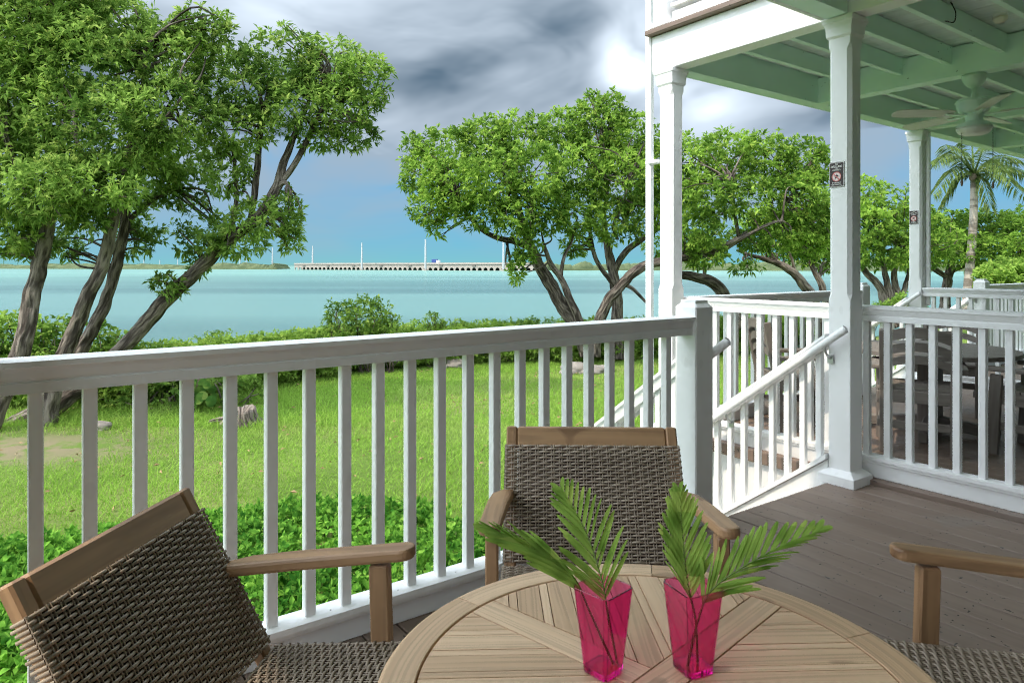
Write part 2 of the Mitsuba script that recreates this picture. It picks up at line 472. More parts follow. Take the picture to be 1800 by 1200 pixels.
POLES = [(479, 435, 620, 'tall pale utility pole standing off the tip of the green island'), (549.5, 432, 560, 'tall pale utility pole at the left end of the bridge'), (636, 426.5, 500, 'tall pale utility pole in front of the bridge, left of its middle'),
         (748, 420.5, 455, 'tallest pale utility pole in front of the bridge, left of the truck'), (885, 419, 420, 'pale utility pole by the bridge, just left of the round tree'),
         (422, 448, 800, 'short pole on the island, left of its grassy tip'), (433, 452, 850, 'shortest pole on the island near its tip'), (312, 455, 900, 'small far pole seen between the leaning trunk and its neighbour'), (281, 457, 930, 'small far pole seen beyond the third trunk'), (253, 456, 900, 'leftmost small far pole on the island')]
for u, v0, y, lab in POLES:
    t = thing('utility_pole', lab, 'utility pole')
    x = (u - 900) / 1215 * y; zt = H - (v0 - HOR) / 1215 * y
    put(t, 'shaft', tube([(x, y, SEA - .5), (x, y, (SEA + zt) / 2), (x, y, zt)], [.75, .62, .45], 8), 'pole', True)
    put(t, 'pile_cap', tube([(x, y, SEA - .5), (x, y, SEA + .9)], [1.5, 1.5], 8), 'stone')

# ------------------------------------------------------------------ foliage
UP = np.array([0, 0, 1.0])


def unit(v):
    return v / (np.linalg.norm(v, axis=-1, keepdims=True) + 1e-9)


def leaves(P, D, L, W, g, fold=.18, droop=.12):
    n = len(P)
    S = unit(np.cross(D, unit(UP + .7 * g.randn(n, 3))))
    N = np.cross(S, D)
    L, W = np.broadcast_to(L, n)[:, None], np.broadcast_to(W, n)[:, None]
    V = np.stack([P, P + D * L * .52 + S * W * .5 + N * W * fold, P + D * L * .5, P + D * L * .52 - S * W * .5 + N * W * fold, P + D * L - UP * L * droop], 1)
    b = (np.arange(n) * 5)[:, None]
    F = np.concatenate([b + [0, 1, 2], b + [0, 2, 3], b + [1, 4, 2], b + [2, 4, 3]])
    return V.reshape(-1, 3), F


def rosettes(P, ax, g, per=7, L=.1, W=.035, spread=(30, 85), **k):
    n = len(P)
    base = np.repeat(P, per, 0); a = np.repeat(ax, per, 0)
    u = unit(np.cross(a, unit(g.randn(n * per, 3)))); th = np.radians(g.uniform(spread[0], spread[1], n * per))[:, None]
    D = unit(a * np.cos(th) + u * np.sin(th) + .1 * g.randn(n * per, 3))
    s = g.uniform(.5, 1.25, n * per)
    off = a * (g.uniform(-.5, .3, n * per) * np.mean(L))[:, None]
    return leaves(base + off, D, L * s, W * s, g, **k)


def blob_points(c, r, n, g, seed, shell=.5, gap=.36):
    d = unit(g.randn(n, 3))
    rad = shell + (1 - shell) * g.rand(n) ** .6
    lump = .70 + .62 * meshkit.fbm(d * 1.9 + seed * 3.3, 3, seed)
    P = np.asarray(c) + d * np.asarray(r) * (rad * lump)[:, None]
    keep = meshkit.fbm(P * 1.5 + seed, 3, seed + 40) > gap
    return P[keep], unit(d + .55 * UP + .45 * g.randn(n, 3))[keep]


def tree(label, trunks, blobs, mat, y0, n_per, L, W, seed, name='tree', group=None, rdepth=.9, twigs=7, per=7, gap=.33, bark=.13, slim=.78):
    """trunks: lists of (u, v, depth, radius); blobs: (u, v, ru, rv[, depth])"""
    g = np.random.RandomState(seed)
    k = thing(name, label, 'tree', group)
    joints = []
    for i, tk in enumerate(trunks):
        p = np.array([at(u, v, y) for u, v, y, r in tk]); r = np.array([q[3] for q in tk])
        r = r * slim
        s = spline(np.column_stack([p, r]), 22 if r.max() > .05 else 9)
        wob = np.stack([meshkit.fbm(s[:, :3] * 2.2 + seed + j * 11, 3, j) for j in range(3)], -1) - .5
        s[:, :3] += wob * np.clip(s[:, 3:4] * 1.0, .02, .10)
        put(k, 'trunk' if i == 0 else 'branch', tube(s[:, :3], np.maximum(s[:, 3], .008), 30 if r.max() > .05 else 8, bark, seed + i), 'bark', True)
        joints.append(s[len(s) // 3:, :3])
    J = np.vstack(joints)
    P, X, tw = [], [], []
    for i, b in enumerate(blobs):
        y = b[4] if len(b) > 4 else y0
        c = at(b[0], b[1], y); rr = np.array([b[2] / 1215 * y, rdepth * .5 * (b[2] + b[3]) / 1215 * y, b[3] / 1215 * y])
        vol = rr[0] * rr[2]
        p, x = blob_points(c, rr, int(n_per * vol), g, seed + i, gap=gap)
        P.append(p); X.append(x)
        for t in p[g.permutation(len(p))[:twigs]]:
            cand = J[g.randint(0, len(J), 90)]
            j = cand[np.argmin(np.linalg.norm(cand - t, axis=1))]
            mid = (j + t) / 2 + g.randn(3) * .12 * np.linalg.norm(t - j) + UP * .05
            tw.append(tube(spline([j, mid, t], 4), np.linspace(.022, .006, 9) * (y / 9) ** .3, 5, cap=False))
    P, X = np.vstack(P), np.vstack(X)
    if tw:
        put(k, 'twigs', join(tw), 'bark', True, kind='stuff')
    put(k, 'crown', rosettes(P, X, g, per, L, W), mat, kind='stuff', label='leafy crown')
    return k


# the stand of trees at the left, their crowns grown together
T1 = [[(-30, 770, 8.7, .17), (8, 690, 8.8, .15), (42, 600, 8.9, .135), (62, 500, 9.0, .125), (80, 410, 9.0, .11), (95, 330, 9.0, .09), (80, 230, 9.0, .06), (60, 120, 9.1, .04)],
      [(82, 400, 9.0, .08), (40, 330, 8.8, .06), (10, 240, 8.6, .04)]]
B1 = [(20, 60, 100, 80, 8.9), (60, 10, 110, 60, 9.0), (150, 0, 80, 50, 9.2), (-20, 150, 90, 80, 8.8), (60, 190, 110, 90, 9.0), (30, 320, 90, 75, 8.8), (100, 330, 80, 65, 8.4), (20, 410, 50, 45, 8.9), (60, 425, 45, 35, 9.2), (-40, 250, 90, 100, 8.9), (130, 40, 90, 70, 9.4)]
tree('gnarled tree furthest left, its pale trunk rising past the left end of the railing', T1, B1, 'leaf_left', 9, 1300, .112, .037, 11)
T2 = [[(75, 775, 9.1, .25), (82, 735, 9.1, .20), (92, 680, 9.1, .165), (118, 605, 9.1, .15), (163, 505, 9.1, .135), (186, 440, 9.1, .125), (204, 372, 9.1, .115), (214, 320, 9.1, .10), (230, 250, 9.1, .08), (250, 160, 9.1, .05), (255, 80, 9.1, .03)],
      [(206, 365, 9.1, .07), (175, 330, 8.8, .06), (140, 270, 8.6, .04), (130, 190, 8.6, .03)], [(225, 270, 9.1, .07), (280, 220, 8.9, .05), (330, 160, 8.9, .03)], [(196, 400, 9.1, .055), (180, 375, 8.9, .05), (168, 350, 8.8, .03)]]
B2 = [(150, 110, 120, 85, 9.0), (200, 60, 100, 65, 9.4), (190, 230, 120, 85, 8.8), (300, 100, 75, 65, 9.2), (290, 200, 90, 70, 8.9), (170, 325, 85, 55, 8.5), (345, 60, 45, 45, 9.2), (150, 380, 45, 35, 8.6), (385, 55, 28, 35, 9.2)]
tree('tree with a thick pale split trunk, second from the left', T2, B2, 'leaf_left', 9, 1300, .112, .037, 23, slim=.62)
T3 = [[(85, 735, 9.7, .14), (110, 680, 9.7, .125), (150, 600, 9.7, .11), (186, 530, 9.7, .10), (207, 460, 9.7, .095), (220, 395, 9.7, .085), (228, 330, 9.7, .07), (260, 250, 9.8, .05), (300, 180, 9.8, .03)], [(222, 390, 9.7, .05), (270, 350, 9.9, .04), (310, 330, 10, .02)]]
B3 = [(250, 315, 80, 55, 9.7), (265, 385, 55, 42, 10.0), (235, 420, 38, 30, 10.0), (330, 330, 55, 42, 10.2), (300, 270, 75, 50, 9.7), (120, 430, 28, 25, 9.9), (365, 400, 42, 28, 10.2)]
tree('slim dark tree third from the left, behind the thick pale trunk', T3, B3, 'leaf_left', 9.7, 1100, .112, .037, 37, gap=.42)
T4 = [[(-60, 790, 9.3, .20), (0, 762, 9.3, .18), (62, 728, 9.4, .155), (132, 690, 9.5, .145), (214, 612, 9.6, .135), (300, 520, 9.7, .125), (382, 440, 9.8, .115), (458, 378, 9.8, .10), (486, 330, 9.8, .09), (498, 285, 9.8, .07), (520, 235, 9.8, .05), (545, 170, 9.8, .03)],
      [(486, 328, 9.8, .06), (510, 300, 9.8, .055), (545, 240, 9.8, .05), (557, 210, 9.8, .04), (585, 150, 9.8, .03)], [(482, 335, 9.8, .05), (500, 322, 9.75, .045), (512, 335, 9.7, .02)],
      [(440, 390, 9.8, .05), (448, 330, 9.7, .06), (455, 270, 9.7, .055), (462, 200, 9.7, .03)], [(400, 425, 9.8, .05), (415, 350, 9.6, .04), (410, 260, 9.5, .03)]]
B4 = [(420, 150, 85, 70, 9.7), (500, 110, 80, 60, 9.8), (580, 120, 75, 55, 9.8), (640, 140, 52, 48, 9.8), (600, 190, 70, 48, 9.7), (520, 190, 75, 48, 9.6), (420, 225, 70, 50, 9.5), (625, 235, 38, 32, 9.8), (565, 240, 48, 26, 9.8), (400, 300, 42, 45, 9.6),
      (455, 385, 62, 42, 9.6), (505, 375, 28, 55, 9.8), (420, 420, 50, 35, 9.7), (350, 425, 45, 28, 9.6), (515, 425, 16, 26, 9.8), (555, 75, 22, 26, 9.8), (505, 62, 22, 24, 9.8), (295, 500, 28, 26, 9.6), (350, 470, 20, 18, 9.9)]
tree('leaning tree whose dark trunk slants up to the right over the hedge', T4, B4, 'leaf_left', 9.8, 1150, .112, .037, 41, gap=.40)

# the round trees in the middle, beyond the far end of the railing
TA = [[(1035, 625, 14.7, .30), (1018, 580, 14.7, .26), (985, 530, 14.7, .22), (955, 482, 14.7, .19), (938, 445, 14.7, .16), (922, 405, 14.7, .12), (905, 350, 14.7, .08), (890, 300, 14.7, .05)],
      [(940, 440, 14.6, .10), (905, 424, 14.5, .10), (868, 416, 14.4, .085), (838, 396, 14.4, .06), (800, 350, 14.4, .04)], [(1025, 580, 14.5, .14), (1005, 535, 14.4, .12), (986, 490, 14.4, .10), (968, 462, 14.4, .085), (955, 430, 14.4, .06)],
      [(985, 488, 14.4, .07), (992, 450, 14.4, .06), (1005, 425, 14.4, .04), (1015, 380, 14.4, .03)], [(932, 425, 14.5, .06), (908, 350, 13.9, .05), (890, 320, 13.6, .03)]]
BA = [(745, 300, 46, 48), (790, 265, 55, 45), (850, 250, 62, 45), (915, 240, 60, 42), (800, 325, 62, 52, 14.0), (870, 310, 66, 52, 13.6), (940, 300, 62, 55, 13.6), (755, 365, 38, 32, 14.2), (845, 370, 55, 34, 13.8), (910, 380, 50, 38, 13.5), (925, 430, 26, 34, 13.9), (908, 470, 17, 26, 14.2), (725, 262, 22, 26), (770, 400, 20, 16, 14.3), (965, 370, 40, 45, 13.8)]
tree('round leafy tree leaning left in front of the bridge, beyond the railing', TA, BA, 'leaf_middle', 14.5, 720, .135, .05, 53, gap=.30, slim=.64)
TB = [[(1040, 625, 14.3, .26), (1050, 582, 14.2, .20), (1068, 530, 14.1, .17), (1102, 488, 14.1, .16), (1140, 464, 14.1, .15), (1200, 452, 14.2, .14), (1262, 440, 14.3, .13), (1318, 408, 14.4, .10), (1370, 370, 14.4, .06), (1400, 330, 14.4, .04)],
      [(1262, 440, 14.3, .08), (1300, 420, 13.9, .07), (1350, 395, 13.7, .05), (1375, 388, 13.6, .03)], [(1300, 420, 14.3, .07), (1290, 370, 14.0, .05), (1283, 315, 13.8, .035)]]
BB = [(1220, 290, 60, 58), (1280, 275, 62, 48), (1345, 280, 58, 48), (1410, 290, 52, 50), (1250, 345, 58, 46, 13.9), (1320, 350, 60, 42, 13.9), (1400, 350, 55, 50, 14), (1440, 300, 26, 30), (1222, 400, 42, 40, 14), (1440, 400, 42, 46, 14.2), (1245, 445, 34, 26, 14.0), (1370, 405, 50, 30, 14.0), (1225, 440, 26, 34, 14.3), (1330, 420, 44, 22, 14.6), (1415, 425, 44, 34, 14.6)]
tree('spreading tree behind the porch posts, its pale trunk arching to the right', TB, BB, 'leaf_middle', 14.5, 720, .135, .05, 59, gap=.33, slim=.62)
TC = [[(1088, 630, 15.2, .24), (1086, 570, 15.2, .19), (1084, 515, 15.2, .17), (1076, 470, 15.2, .15), (1066, 430, 15.2, .12), (1062, 385, 15.2, .08), (1070, 310, 15.2, .05)],
      [(1080, 480, 15.2, .10), (1098, 445, 15, .10), (1130, 420, 14.9, .09), (1160, 400, 14.9, .06)], [(1082, 505, 15.1, .08), (1050, 460, 14.9, .07), (1038, 420, 14.8, .06), (1036, 370, 14.7, .04)],
      [(1082, 500, 15.2, .07), (1110, 505, 15.0, .06), (1145, 542, 14.9, .03)], [(1085, 420, 14.9, .05), (1078, 395, 14.6, .05), (1095, 360, 14.3, .04), (1108, 310, 14.2, .025)]]
BC = [(990, 240, 56, 52), (1050, 225, 58, 52), (1110, 245, 50, 52), (1020, 300, 62, 55, 14.4), (1090, 320, 58, 58, 14.4), (1140, 300, 46, 60), (1010, 370, 46, 45, 14.3), (1075, 385, 46, 42, 14.4), (1130, 380, 36, 40, 14.6), (1040, 185, 20, 26), (1078, 190, 22, 30), (1180, 340, 46, 60), (1010, 430, 24, 26, 14.8)]
tree('upright tree with twisted dark limbs just left of the white downspout', TC, BC, 'leaf_middle', 15, 720, .135, .05, 61, gap=.30, slim=.68)
TD = [[(1300, 575, 16, .24), (1278, 530, 16, .19), (1255, 500, 16, .17), (1222, 487, 16, .14), (1185, 478, 16, .10), (1150, 455, 16, .06)], [(1240, 495, 16, .05), (1238, 460, 16.2, .035), (1246, 420, 16.3, .02)]]
tree('low tree with an arching grey trunk beyond the stair rail', TD, [(1165, 430, 36, 32), (1215, 435, 34, 28, 16.2), (1250, 415, 36, 28, 16.3)], 'leaf_middle', 16, 420, .15, .055, 67)
TE = [[(1450, 590, 16.5, .20), (1425, 520, 16.5, .16), (1400, 485, 16.5, .13), (1368, 462, 16.5, .10), (1330, 452, 16.5, .06), (1295, 440, 16.5, .03)], [(1455, 560, 16.6, .12), (1446, 510, 16.6, .10), (1432, 478, 16.6, .08), (1415, 440, 16.6, .06), (1400, 400, 16.6, .04)],
      [(1368, 462, 16.5, .05), (1340, 430, 16.4, .04), (1305, 425, 16.3, .025), (1278, 408, 16.2, .015)], [(1400, 485, 16.5, .05), (1385, 440, 16.4, .04), (1350, 420, 16.4, .025), (1320, 395, 16.3, .015)]]
tree('tree with many bare grey limbs behind the tall post with the sign', TE, [(1440, 370, 46, 48), (1420, 430, 42, 38), (1470, 420, 36, 46, 17), (1360, 440, 36, 16, 16.8), (1310, 470, 34, 13, 15.9), (1390, 420, 50, 40, 17.2), (1340, 400, 50, 34, 17.4), (1450, 450, 34, 28, 17)], 'leaf_middle', 16.8, 400, .15, .055, 71)
TF = [[(1572, 575, 20, .22), (1556, 535, 20, .17), (1546, 505, 20, .14), (1525, 480, 20, .11), (1505, 455, 20, .06)], [(1568, 570, 20, .16), (1563, 520, 20, .13), (1556, 480, 20, .10), (1550, 440, 20, .06)], [(1580, 570, 20, .16), (1578, 520, 20, .13), (1572, 480, 20, .10), (1582, 440, 20, .06)], [(1580, 530, 20, .10), (1596, 490, 20, .08), (1598, 450, 20, .05)]]
tree('clump of slim pale trunks between the second and third posts', TF, [(1520, 350, 34, 40), (1560, 365, 44, 44), (1600, 390, 42, 46), (1530, 405, 42, 40, 19.5), (1580, 435, 46, 36, 19.5), (1525, 445, 30, 28, 19.6), (1640, 420, 42, 46), (1500, 400, 34, 50, 20.5), (1545, 440, 50, 30, 20.3), (1610, 450, 46, 26, 20)], 'leaf_middle', 20, 380, .17, .065, 73)
for i, (uu, yy, lab) in enumerate(((1665, 24, 'dark wide tree beside the palm trunk'), (1745, 23, 'dark wide tree right of the palm trunk'), (1840, 22, 'dark wide tree at the right edge of the picture'))):
    TT = [[(uu - 5, 545, yy, .22), (uu, 500, yy, .18), (uu + 6, 465, yy, .15), (uu + 22, 435, yy, .09), (uu + 36, 410, yy, .05)], [(uu + 2, 490, yy, .12), (uu - 28, 470, yy, .10), (uu - 55, 455, yy, .06)], [(uu + 4, 478, yy, .10), (uu + 40, 462, yy, .08), (uu + 66, 440, yy, .05)]]
    tree(lab, TT, [(uu - 45, 405, 40, 34), (uu, 398, 44, 32), (uu + 45, 402, 40, 34), (uu - 30, 435, 46, 28, yy - 1), (uu + 25, 438, 48, 26, yy - 1), (uu - 55, 460, 30, 16, yy - .5), (uu + 60, 455, 28, 18, yy - .5)], 'leaf_far', yy, 300, .18, .07, 80 + i, name='shade_tree')


def palm(label, u, v_top, y, base_v):
    g = np.random.RandomState(5)
    k = thing('palm_tree', label, 'palm tree')
    s = spline([at(u - 14, base_v, y), at(u - 10, 500, y), at(u - 3, 420, y), at(u, v_top + 50, y), at(u, v_top, y)], 10)
    put(k, 'trunk', tube(s, np.linspace(.15, .10, len(s)), 12, .05, 3), 'palm_bark', True)
    c = s[-1]
    tips = [(-76, -22), (-74, 34), (-50, -52), (-8, -66), (38, -58), (80, -26), (98, 38), (66, 8), (-58, 52), (30, 56), (100, -2)]
    for i, (du, dv) in enumerate(tips):
        e = at(u + du, v_top + dv, y + g.uniform(-1.6, 1.6)); m = (c + e) / 2 + UP * g.uniform(.25, .5)
        r = spline([c, m, e], 14)
        parts = [tube(r, np.linspace(.035, .006, len(r)), 5, cap=False)[:2]]
        tg = unit(np.gradient(r, axis=0))
        n = 46
        idx = np.linspace(3, len(r) - 1, n)
        P = np.stack([np.interp(idx, np.arange(len(r)), r[:, j]) for j in range(3)], -1); D = np.stack([np.interp(idx, np.arange(len(r)), tg[:, j]) for j in range(3)], -1)
        side = unit(np.cross(D, UP))
        Ls = .44 * np.sin(np.linspace(.35, 2.6, n)) + .12
        for sg in (-1, 1):
            LD = unit(D * .55 + sg * side * .7 - UP * .55 + .08 * g.randn(n, 3))
            parts.append(leaves(P, LD, Ls, .042, g, droop=.25))
        put(k, 'frond', join(parts)[:2], 'leaf_palm')
    for i in range(4):
        q = c + np.array([g.uniform(-.2, .2), g.uniform(-.2, .2), -.12])
        s_ = trimesh.creation.icosphere(2, .11); put(k, 'coconut', (np.array(s_.vertices) * [1, 1, 1.2] + q, np.array(s_.faces)), 'twig', True)


palm('coconut palm with drooping fronds, beyond the ceiling fan', 1712, 306, 22.0, 560)

# hedge along the shore, bushes, ground cover, grass


def bush(name, label, cat, blobs, mat, n_per, L, W, seed, y0, per=6, kind=None, gap=.25):
    g = np.random.RandomState(seed)
    k = thing(name, label, cat)
    P, X = [], []
    st = []
    for i, b in enumerate(blobs):
        c, rr = np.array(b[:3], float), np.array(b[3:6], float)
        p, x = blob_points(c, rr, int(n_per * (rr[0] * rr[2] + rr[0] * rr[1])), g, seed + i, gap=gap, shell=.45)
        m = p[:, 2] > LAWN + .02
        P.append(p[m]); X.append(x[m])
        for t in p[m][g.permutation(m.sum())[:9]]:
            f0 = np.array([c[0] + g.uniform(-.5, .5) * rr[0], c[1] + g.uniform(-.4, .4) * rr[1], LAWN - .03])
            st.append(tube(spline([f0, (f0 + t) / 2 + g.randn(3) * .08, t], 4), np.linspace(.018, .006, 9), 5, cap=False))
    put(k, 'stems', join(st), 'bark', True, kind='stuff')
    put(k, 'foliage', rosettes(np.vstack(P), np.vstack(X), g, per, L, W), mat, kind='stuff')
    return k


g0 = np.random.RandomState(3)
hp = spline([(-9.5, 10.2), (-6.0, 10.6), (-4.6, 11.9), (-3.4, 13.7), (-1.0, 14.9), (1.8, 15.4), (4.2, 16.2), (7.5, 18.0)], 7)
hb = []
for i, q in enumerate(hp):
    for k in range(2):
        hb.append((q[0] + g0.uniform(-.15, .15), q[1] + .55 * k + g0.uniform(-.1, .1), LAWN + .38 + .05 * g0.rand(), .62, .55, .44 + .05 * g0.rand()))
bush('hedge', 'long clipped green hedge along the far edge of the lawn', 'hedge', hb, 'leaf_hedge', 900, .085, .035, 101, 13, gap=.22)


def bush_uv(name, label, bl, mat, n, L, W, seed, y):
    out = []
    for u, v, ru, rv in bl:
        c = at(u, v, y); out.append((*c, ru / 1215 * y, .8 * ru / 1215 * y, rv / 1215 * y))
    return bush(name, label, 'bush', out, mat, n, L, W, seed, y)


bush_uv('bush', 'rounded bush rising above the hedge in front of the sea', [(630, 572, 58, 46), (600, 560, 34, 36), (650, 552, 44, 34), (680, 580, 32, 32)], 'leaf_hedge', 520, .085, .034, 103, 13.6)
bush_uv('bush', 'bright leafy bush behind the leftmost tree trunks', [(25, 600, 60, 52), (100, 590, 40, 40), (160, 600, 40, 38), (-40, 610, 60, 60), (215, 610, 34, 30)], 'leaf_hedge', 420, .12, .055, 105, 10.6)
bush_uv('bush', 'dark low bush at the foot of the leaning tree', [(190, 720, 90, 48), (290, 700, 70, 48), (400, 690, 60, 46), (130, 690, 50, 40)], 'leaf_left', 420, .11, .045, 107, 10.4)
bush_uv('bush', 'small thin shrub on the hedge left of the round trees', [(760, 562, 16, 14), (772, 570, 14, 12)], 'leaf_hedge', 700, .07, .03, 109, 14.6)
bush_uv('bush', 'pale green sea side bush at the far right beyond the newel', [(1762, 482, 44, 26), (1800, 478, 32, 28), (1735, 492, 24, 18)], 'leaf_hedge', 420, .13, .09, 111, 19)
bush_uv('bush', 'low shrub behind the third porch post', [(1600, 530, 30, 18), (1560, 540, 24, 14)], 'leaf_hedge', 420, .10, .05, 113, 18)

sg = thing('sea_grape', 'young sea grape plant with big round leaves at the hedge foot', 'plant')
gg = np.random.RandomState(12)
for i in range(34):
    c = at(gg.uniform(318, 375), gg.uniform(665, 712), 10.0 + gg.uniform(-.3, .2))
    n = unit(np.array([gg.uniform(-.5, .5), -1, gg.uniform(.1, 1.0)])); R = frame(n, unit(gg.randn(3)))
    a = np.linspace(0, 2 * np.pi, 11)[:-1]; r = gg.uniform(.05, .085)
    v = np.vstack([[0.012, 0, 0], np.stack([0 * a, r * np.cos(a), r * .92 * np.sin(a)], 1)]) @ R.T + c
    f = np.array([[0, j + 1, (j + 1) % 10 + 1] for j in range(10)])
    put(sg, 'leaf', (v, f), 'leaf_grape')
put(sg, 'stem', tube(spline([at(345, 735, 10.1), at(342, 700, 10.1), at(350, 665, 10.1)], 5), .015, 6), 'twig', True)

# ground cover below the railing
edge = np.array([(-6.0, 4.0), (-4.2, 4.4), (-3.4, 4.9), (-2.6, 5.35), (-1.5, 5.75), (-.1, 5.75), (1.2, 5.3), (2.2, 4.9)])
g1 = np.random.RandomState(21)
n = 15000
gx = g1.uniform(-5.5, 1.4, n); gy = g1.uniform(2.2, 6.1, n)
bb = gx * B[0] + gy * B[1]
ok = (bb > 2.60) & (gy < np.interp(gx, edge[:, 0], edge[:, 1]) + .35 * (meshkit.fbm(np.stack([gx * 1.5, gy * 1.5, 0 * gx], -1), 3, 2) - .5) + .1) & ((gx * A[0] + gy * A[1]) < 2.72)
gx, gy = gx[ok], gy[ok]
hz = .30 + .16 * (meshkit.fbm(np.stack([gx * 1.1, gy * 1.1, 0 * gx], -1), 3, 6) - .5)
ed = np.interp(gx, edge[:, 0], edge[:, 1]) - gy
hz *= np.clip(.45 + ed * 1.2, .3, 1)
lev = g1.rand(len(gx)) ** .45
P = np.stack([gx, gy, LAWN + hz * lev], -1)
V, F = rosettes(P, unit(UP + .5 * g1.randn(len(P), 3)), g1, 7, .062, .032, (25, 80), fold=.12, droop=.05)
put(None, 'ground_cover', (V, F), 'leaf_cover', label='glossy green ground cover plants below the white railing', kind='stuff')
labels['ground_cover']['category'] = 'plants'
# grass blades
g2 = np.random.RandomState(31)


def blades(n, x0, x1, y0, y1, h, w, seed):
    g = np.random.RandomState(seed)
    x, y = g.uniform(x0, x1, n), g.uniform(y0, y1, n)
    bare = np.exp(-((x + 5.6) / 1.5) ** 2 - ((y - 7.9) / .8) ** 2)
    hedge_y = np.interp(x, hp[:, 0], hp[:, 1])
    aa, b2 = x * A[0] + y * A[1], x * B[0] + y * B[1]
    ok = (g.rand(n) > 1.5 * bare) & (y < hedge_y + .2) & (b2 > np.where(aa > 4.1, 3.8, 2.7)) & ((y > np.interp(x, edge[:, 0], edge[:, 1]) - .3) | (x > 1.4))
    x, y = x[ok], y[ok]; n = len(x)
    tall = meshkit.fbm(np.stack([x * .7, y * .7, 0 * x], -1), 3, 8)
    hh = h * g.uniform(.5, 1.2, n) * (.6 + .9 * tall)
    d = g.randn(n, 2) * .45; th = g.uniform(0, np.pi, n)
    s = np.stack([np.cos(th), np.sin(th), 0 * th], -1) * (w * g.uniform(.7, 1.3, n))[:, None]
    P = np.stack([x, y, 0 * x + LAWN - .02], -1)
    M = P + np.stack([d[:, 0] * hh * .45, d[:, 1] * hh * .45, hh * .6], -1)
    E = P + np.stack([d[:, 0] * hh * 1.3, d[:, 1] * hh * 1.3, hh], -1)
    V = np.stack([P - s, P + s, M + s * .8, M - s * .8, E], 1).reshape(-1, 3)
    b = (np.arange(n) * 5)[:, None]
    return V, np.concatenate([b + [0, 1, 2], b + [0, 2, 3], b + [3, 2, 4]])


gr = join([blades(130000, -7.5, 4.5, 4.3, 9.5, .07, .0034, 1), blades(130000, -8.5, 7.5, 9.0, 16.0, .075, .0052, 2), blades(5000, -7.0, -1.0, 8.8, 11.5, .16, .004, 3)])
put(None, 'grass', gr[:2], 'grass', label='short sunlit grass blades of the lawn', kind='stuff')
labels['grass']['category'] = 'grass'

gl = np.random.RandomState(55)
n = 420
lx, ly = gl.uniform(-7.5, 4.0, n), gl.uniform(5.8, 14.5, n)
ok = (ly < np.interp(lx, hp[:, 0], hp[:, 1]) - .3) & (lx * B[0] + ly * B[1] > 4.2)
P = np.stack([lx[ok], ly[ok], 0 * lx[ok] + LAWN + .045], -1)
V, F = leaves(P, unit(gl.randn(len(P), 3) * [1, 1, .25]), gl.uniform(.04, .075, len(P)), .028, gl, fold=.35)
put(None, 'fallen_leaves', (V, F), 'dry_leaf', label='dry brown leaves scattered on the lawn', kind='stuff')
labels['fallen_leaves']['category'] = 'leaves'

# tree stump and stones on the lawn


def stump():
    k = thing('tree_stump', 'weathered grey tree stump on the lawn behind the railing', 'stump')
    c = at(424, 744, 9.2); c[2] = LAWN
    rings = []
    a = np.arange(30) * 2 * np.pi / 30
    for z, r in ((-.05, .30), (.02, .26), (.08, .20), (.15, .175), (.20, .16)):
        rr = r * (1 + .30 * (meshkit.noise(np.stack([np.cos(a) * 2.2, np.sin(a) * 2.2, 0 * a + z * 2], -1), 3) - .5) + .12 * (meshkit.noise(np.stack([np.cos(a) * 6, np.sin(a) * 6, 0 * a], -1), 5) - .5))
        top = (.09 * (meshkit.noise(np.stack([np.cos(a) * 3, np.sin(a) * 3, 0 * a], -1), 9) - .4)) if z > .18 else 0
        rings.append(np.stack([c[0] + rr * np.cos(a), c[1] + rr * np.sin(a), c[2] + z + top + 0 * a], -1))
    rings.append(rings[-1] * .35 + (c + [0, 0, .09]) * .65)
    v, f = loft(np.array(rings))
    uv = np.stack([np.tile(np.minimum(a, 2 * np.pi - a) * .2, len(rings)), v[:, 2]], 1)
    put(k, 'stump_wood', (v, f, uv), 'bark', 40 if False else True)
    for (u, v_, l) in ((385, 746, .22), (450, 752, .2), (368, 742, .15)):
        p = at(u, v_, 9.2); p[2] = LAWN + .02
        put(k, 'root', tube(spline([c + [0, 0, .03], (c + p) / 2 + [0, 0, .05], p], 5), np.linspace(.06, .03, 11), 8, .2, 4), 'bark', True)


stump()
for i, (u, v, y, s, lab) in enumerate(((802, 640, 14.4, .22, 'flat pale rock at the lawn edge under the rail'), (775, 643, 14.2, .12, 'small grey rock beside the flat pale one'), (1015, 650, 13.6, .26, 'pale rock at the foot of the round tree'), (1040, 652, 13.5, .20, 'darker rock right of the tree foot rock'), (1000, 655, 13.4, .14, 'smallest rock left of the tree foot rock'),
                                       (175, 745, 8.9, .13, 'pale stone at the dark bush left of the stump'), (1060, 648, 13.7, .18, 'rock under the upright twisted tree'))):
    m = trimesh.creation.icosphere(3, s); vv = np.array(m.vertices)
    vv *= (1 + .55 * (meshkit.fbm(vv / s * 1.3 + i * 5, 3, i) - .5))[:, None] * [1.3, 1, .6]
    p = at(u, v, y); p[2] = LAWN + s * .2
    k = put(None, 'rock', (vv + p, np.array(m.faces)), 'rock', True, label=lab); labels[k]['category'] = 'rock'

# ------------------------------------------------------------------ decks
ZN = .030                                                       # the neighbouring deck lies a little higher


def nails(spots, r=.0042):
    a = np.arange(7) * 2 * np.pi / 7
    one = np.vstack([[0, 0, .0012], np.stack([r * np.cos(a), r * np.sin(a), 0 * a], 1)])
    f = np.array([[0, i + 1, (i + 1) % 7 + 1] for i in range(7)])
    return b_(join([(one + p, f) for p in spots]))


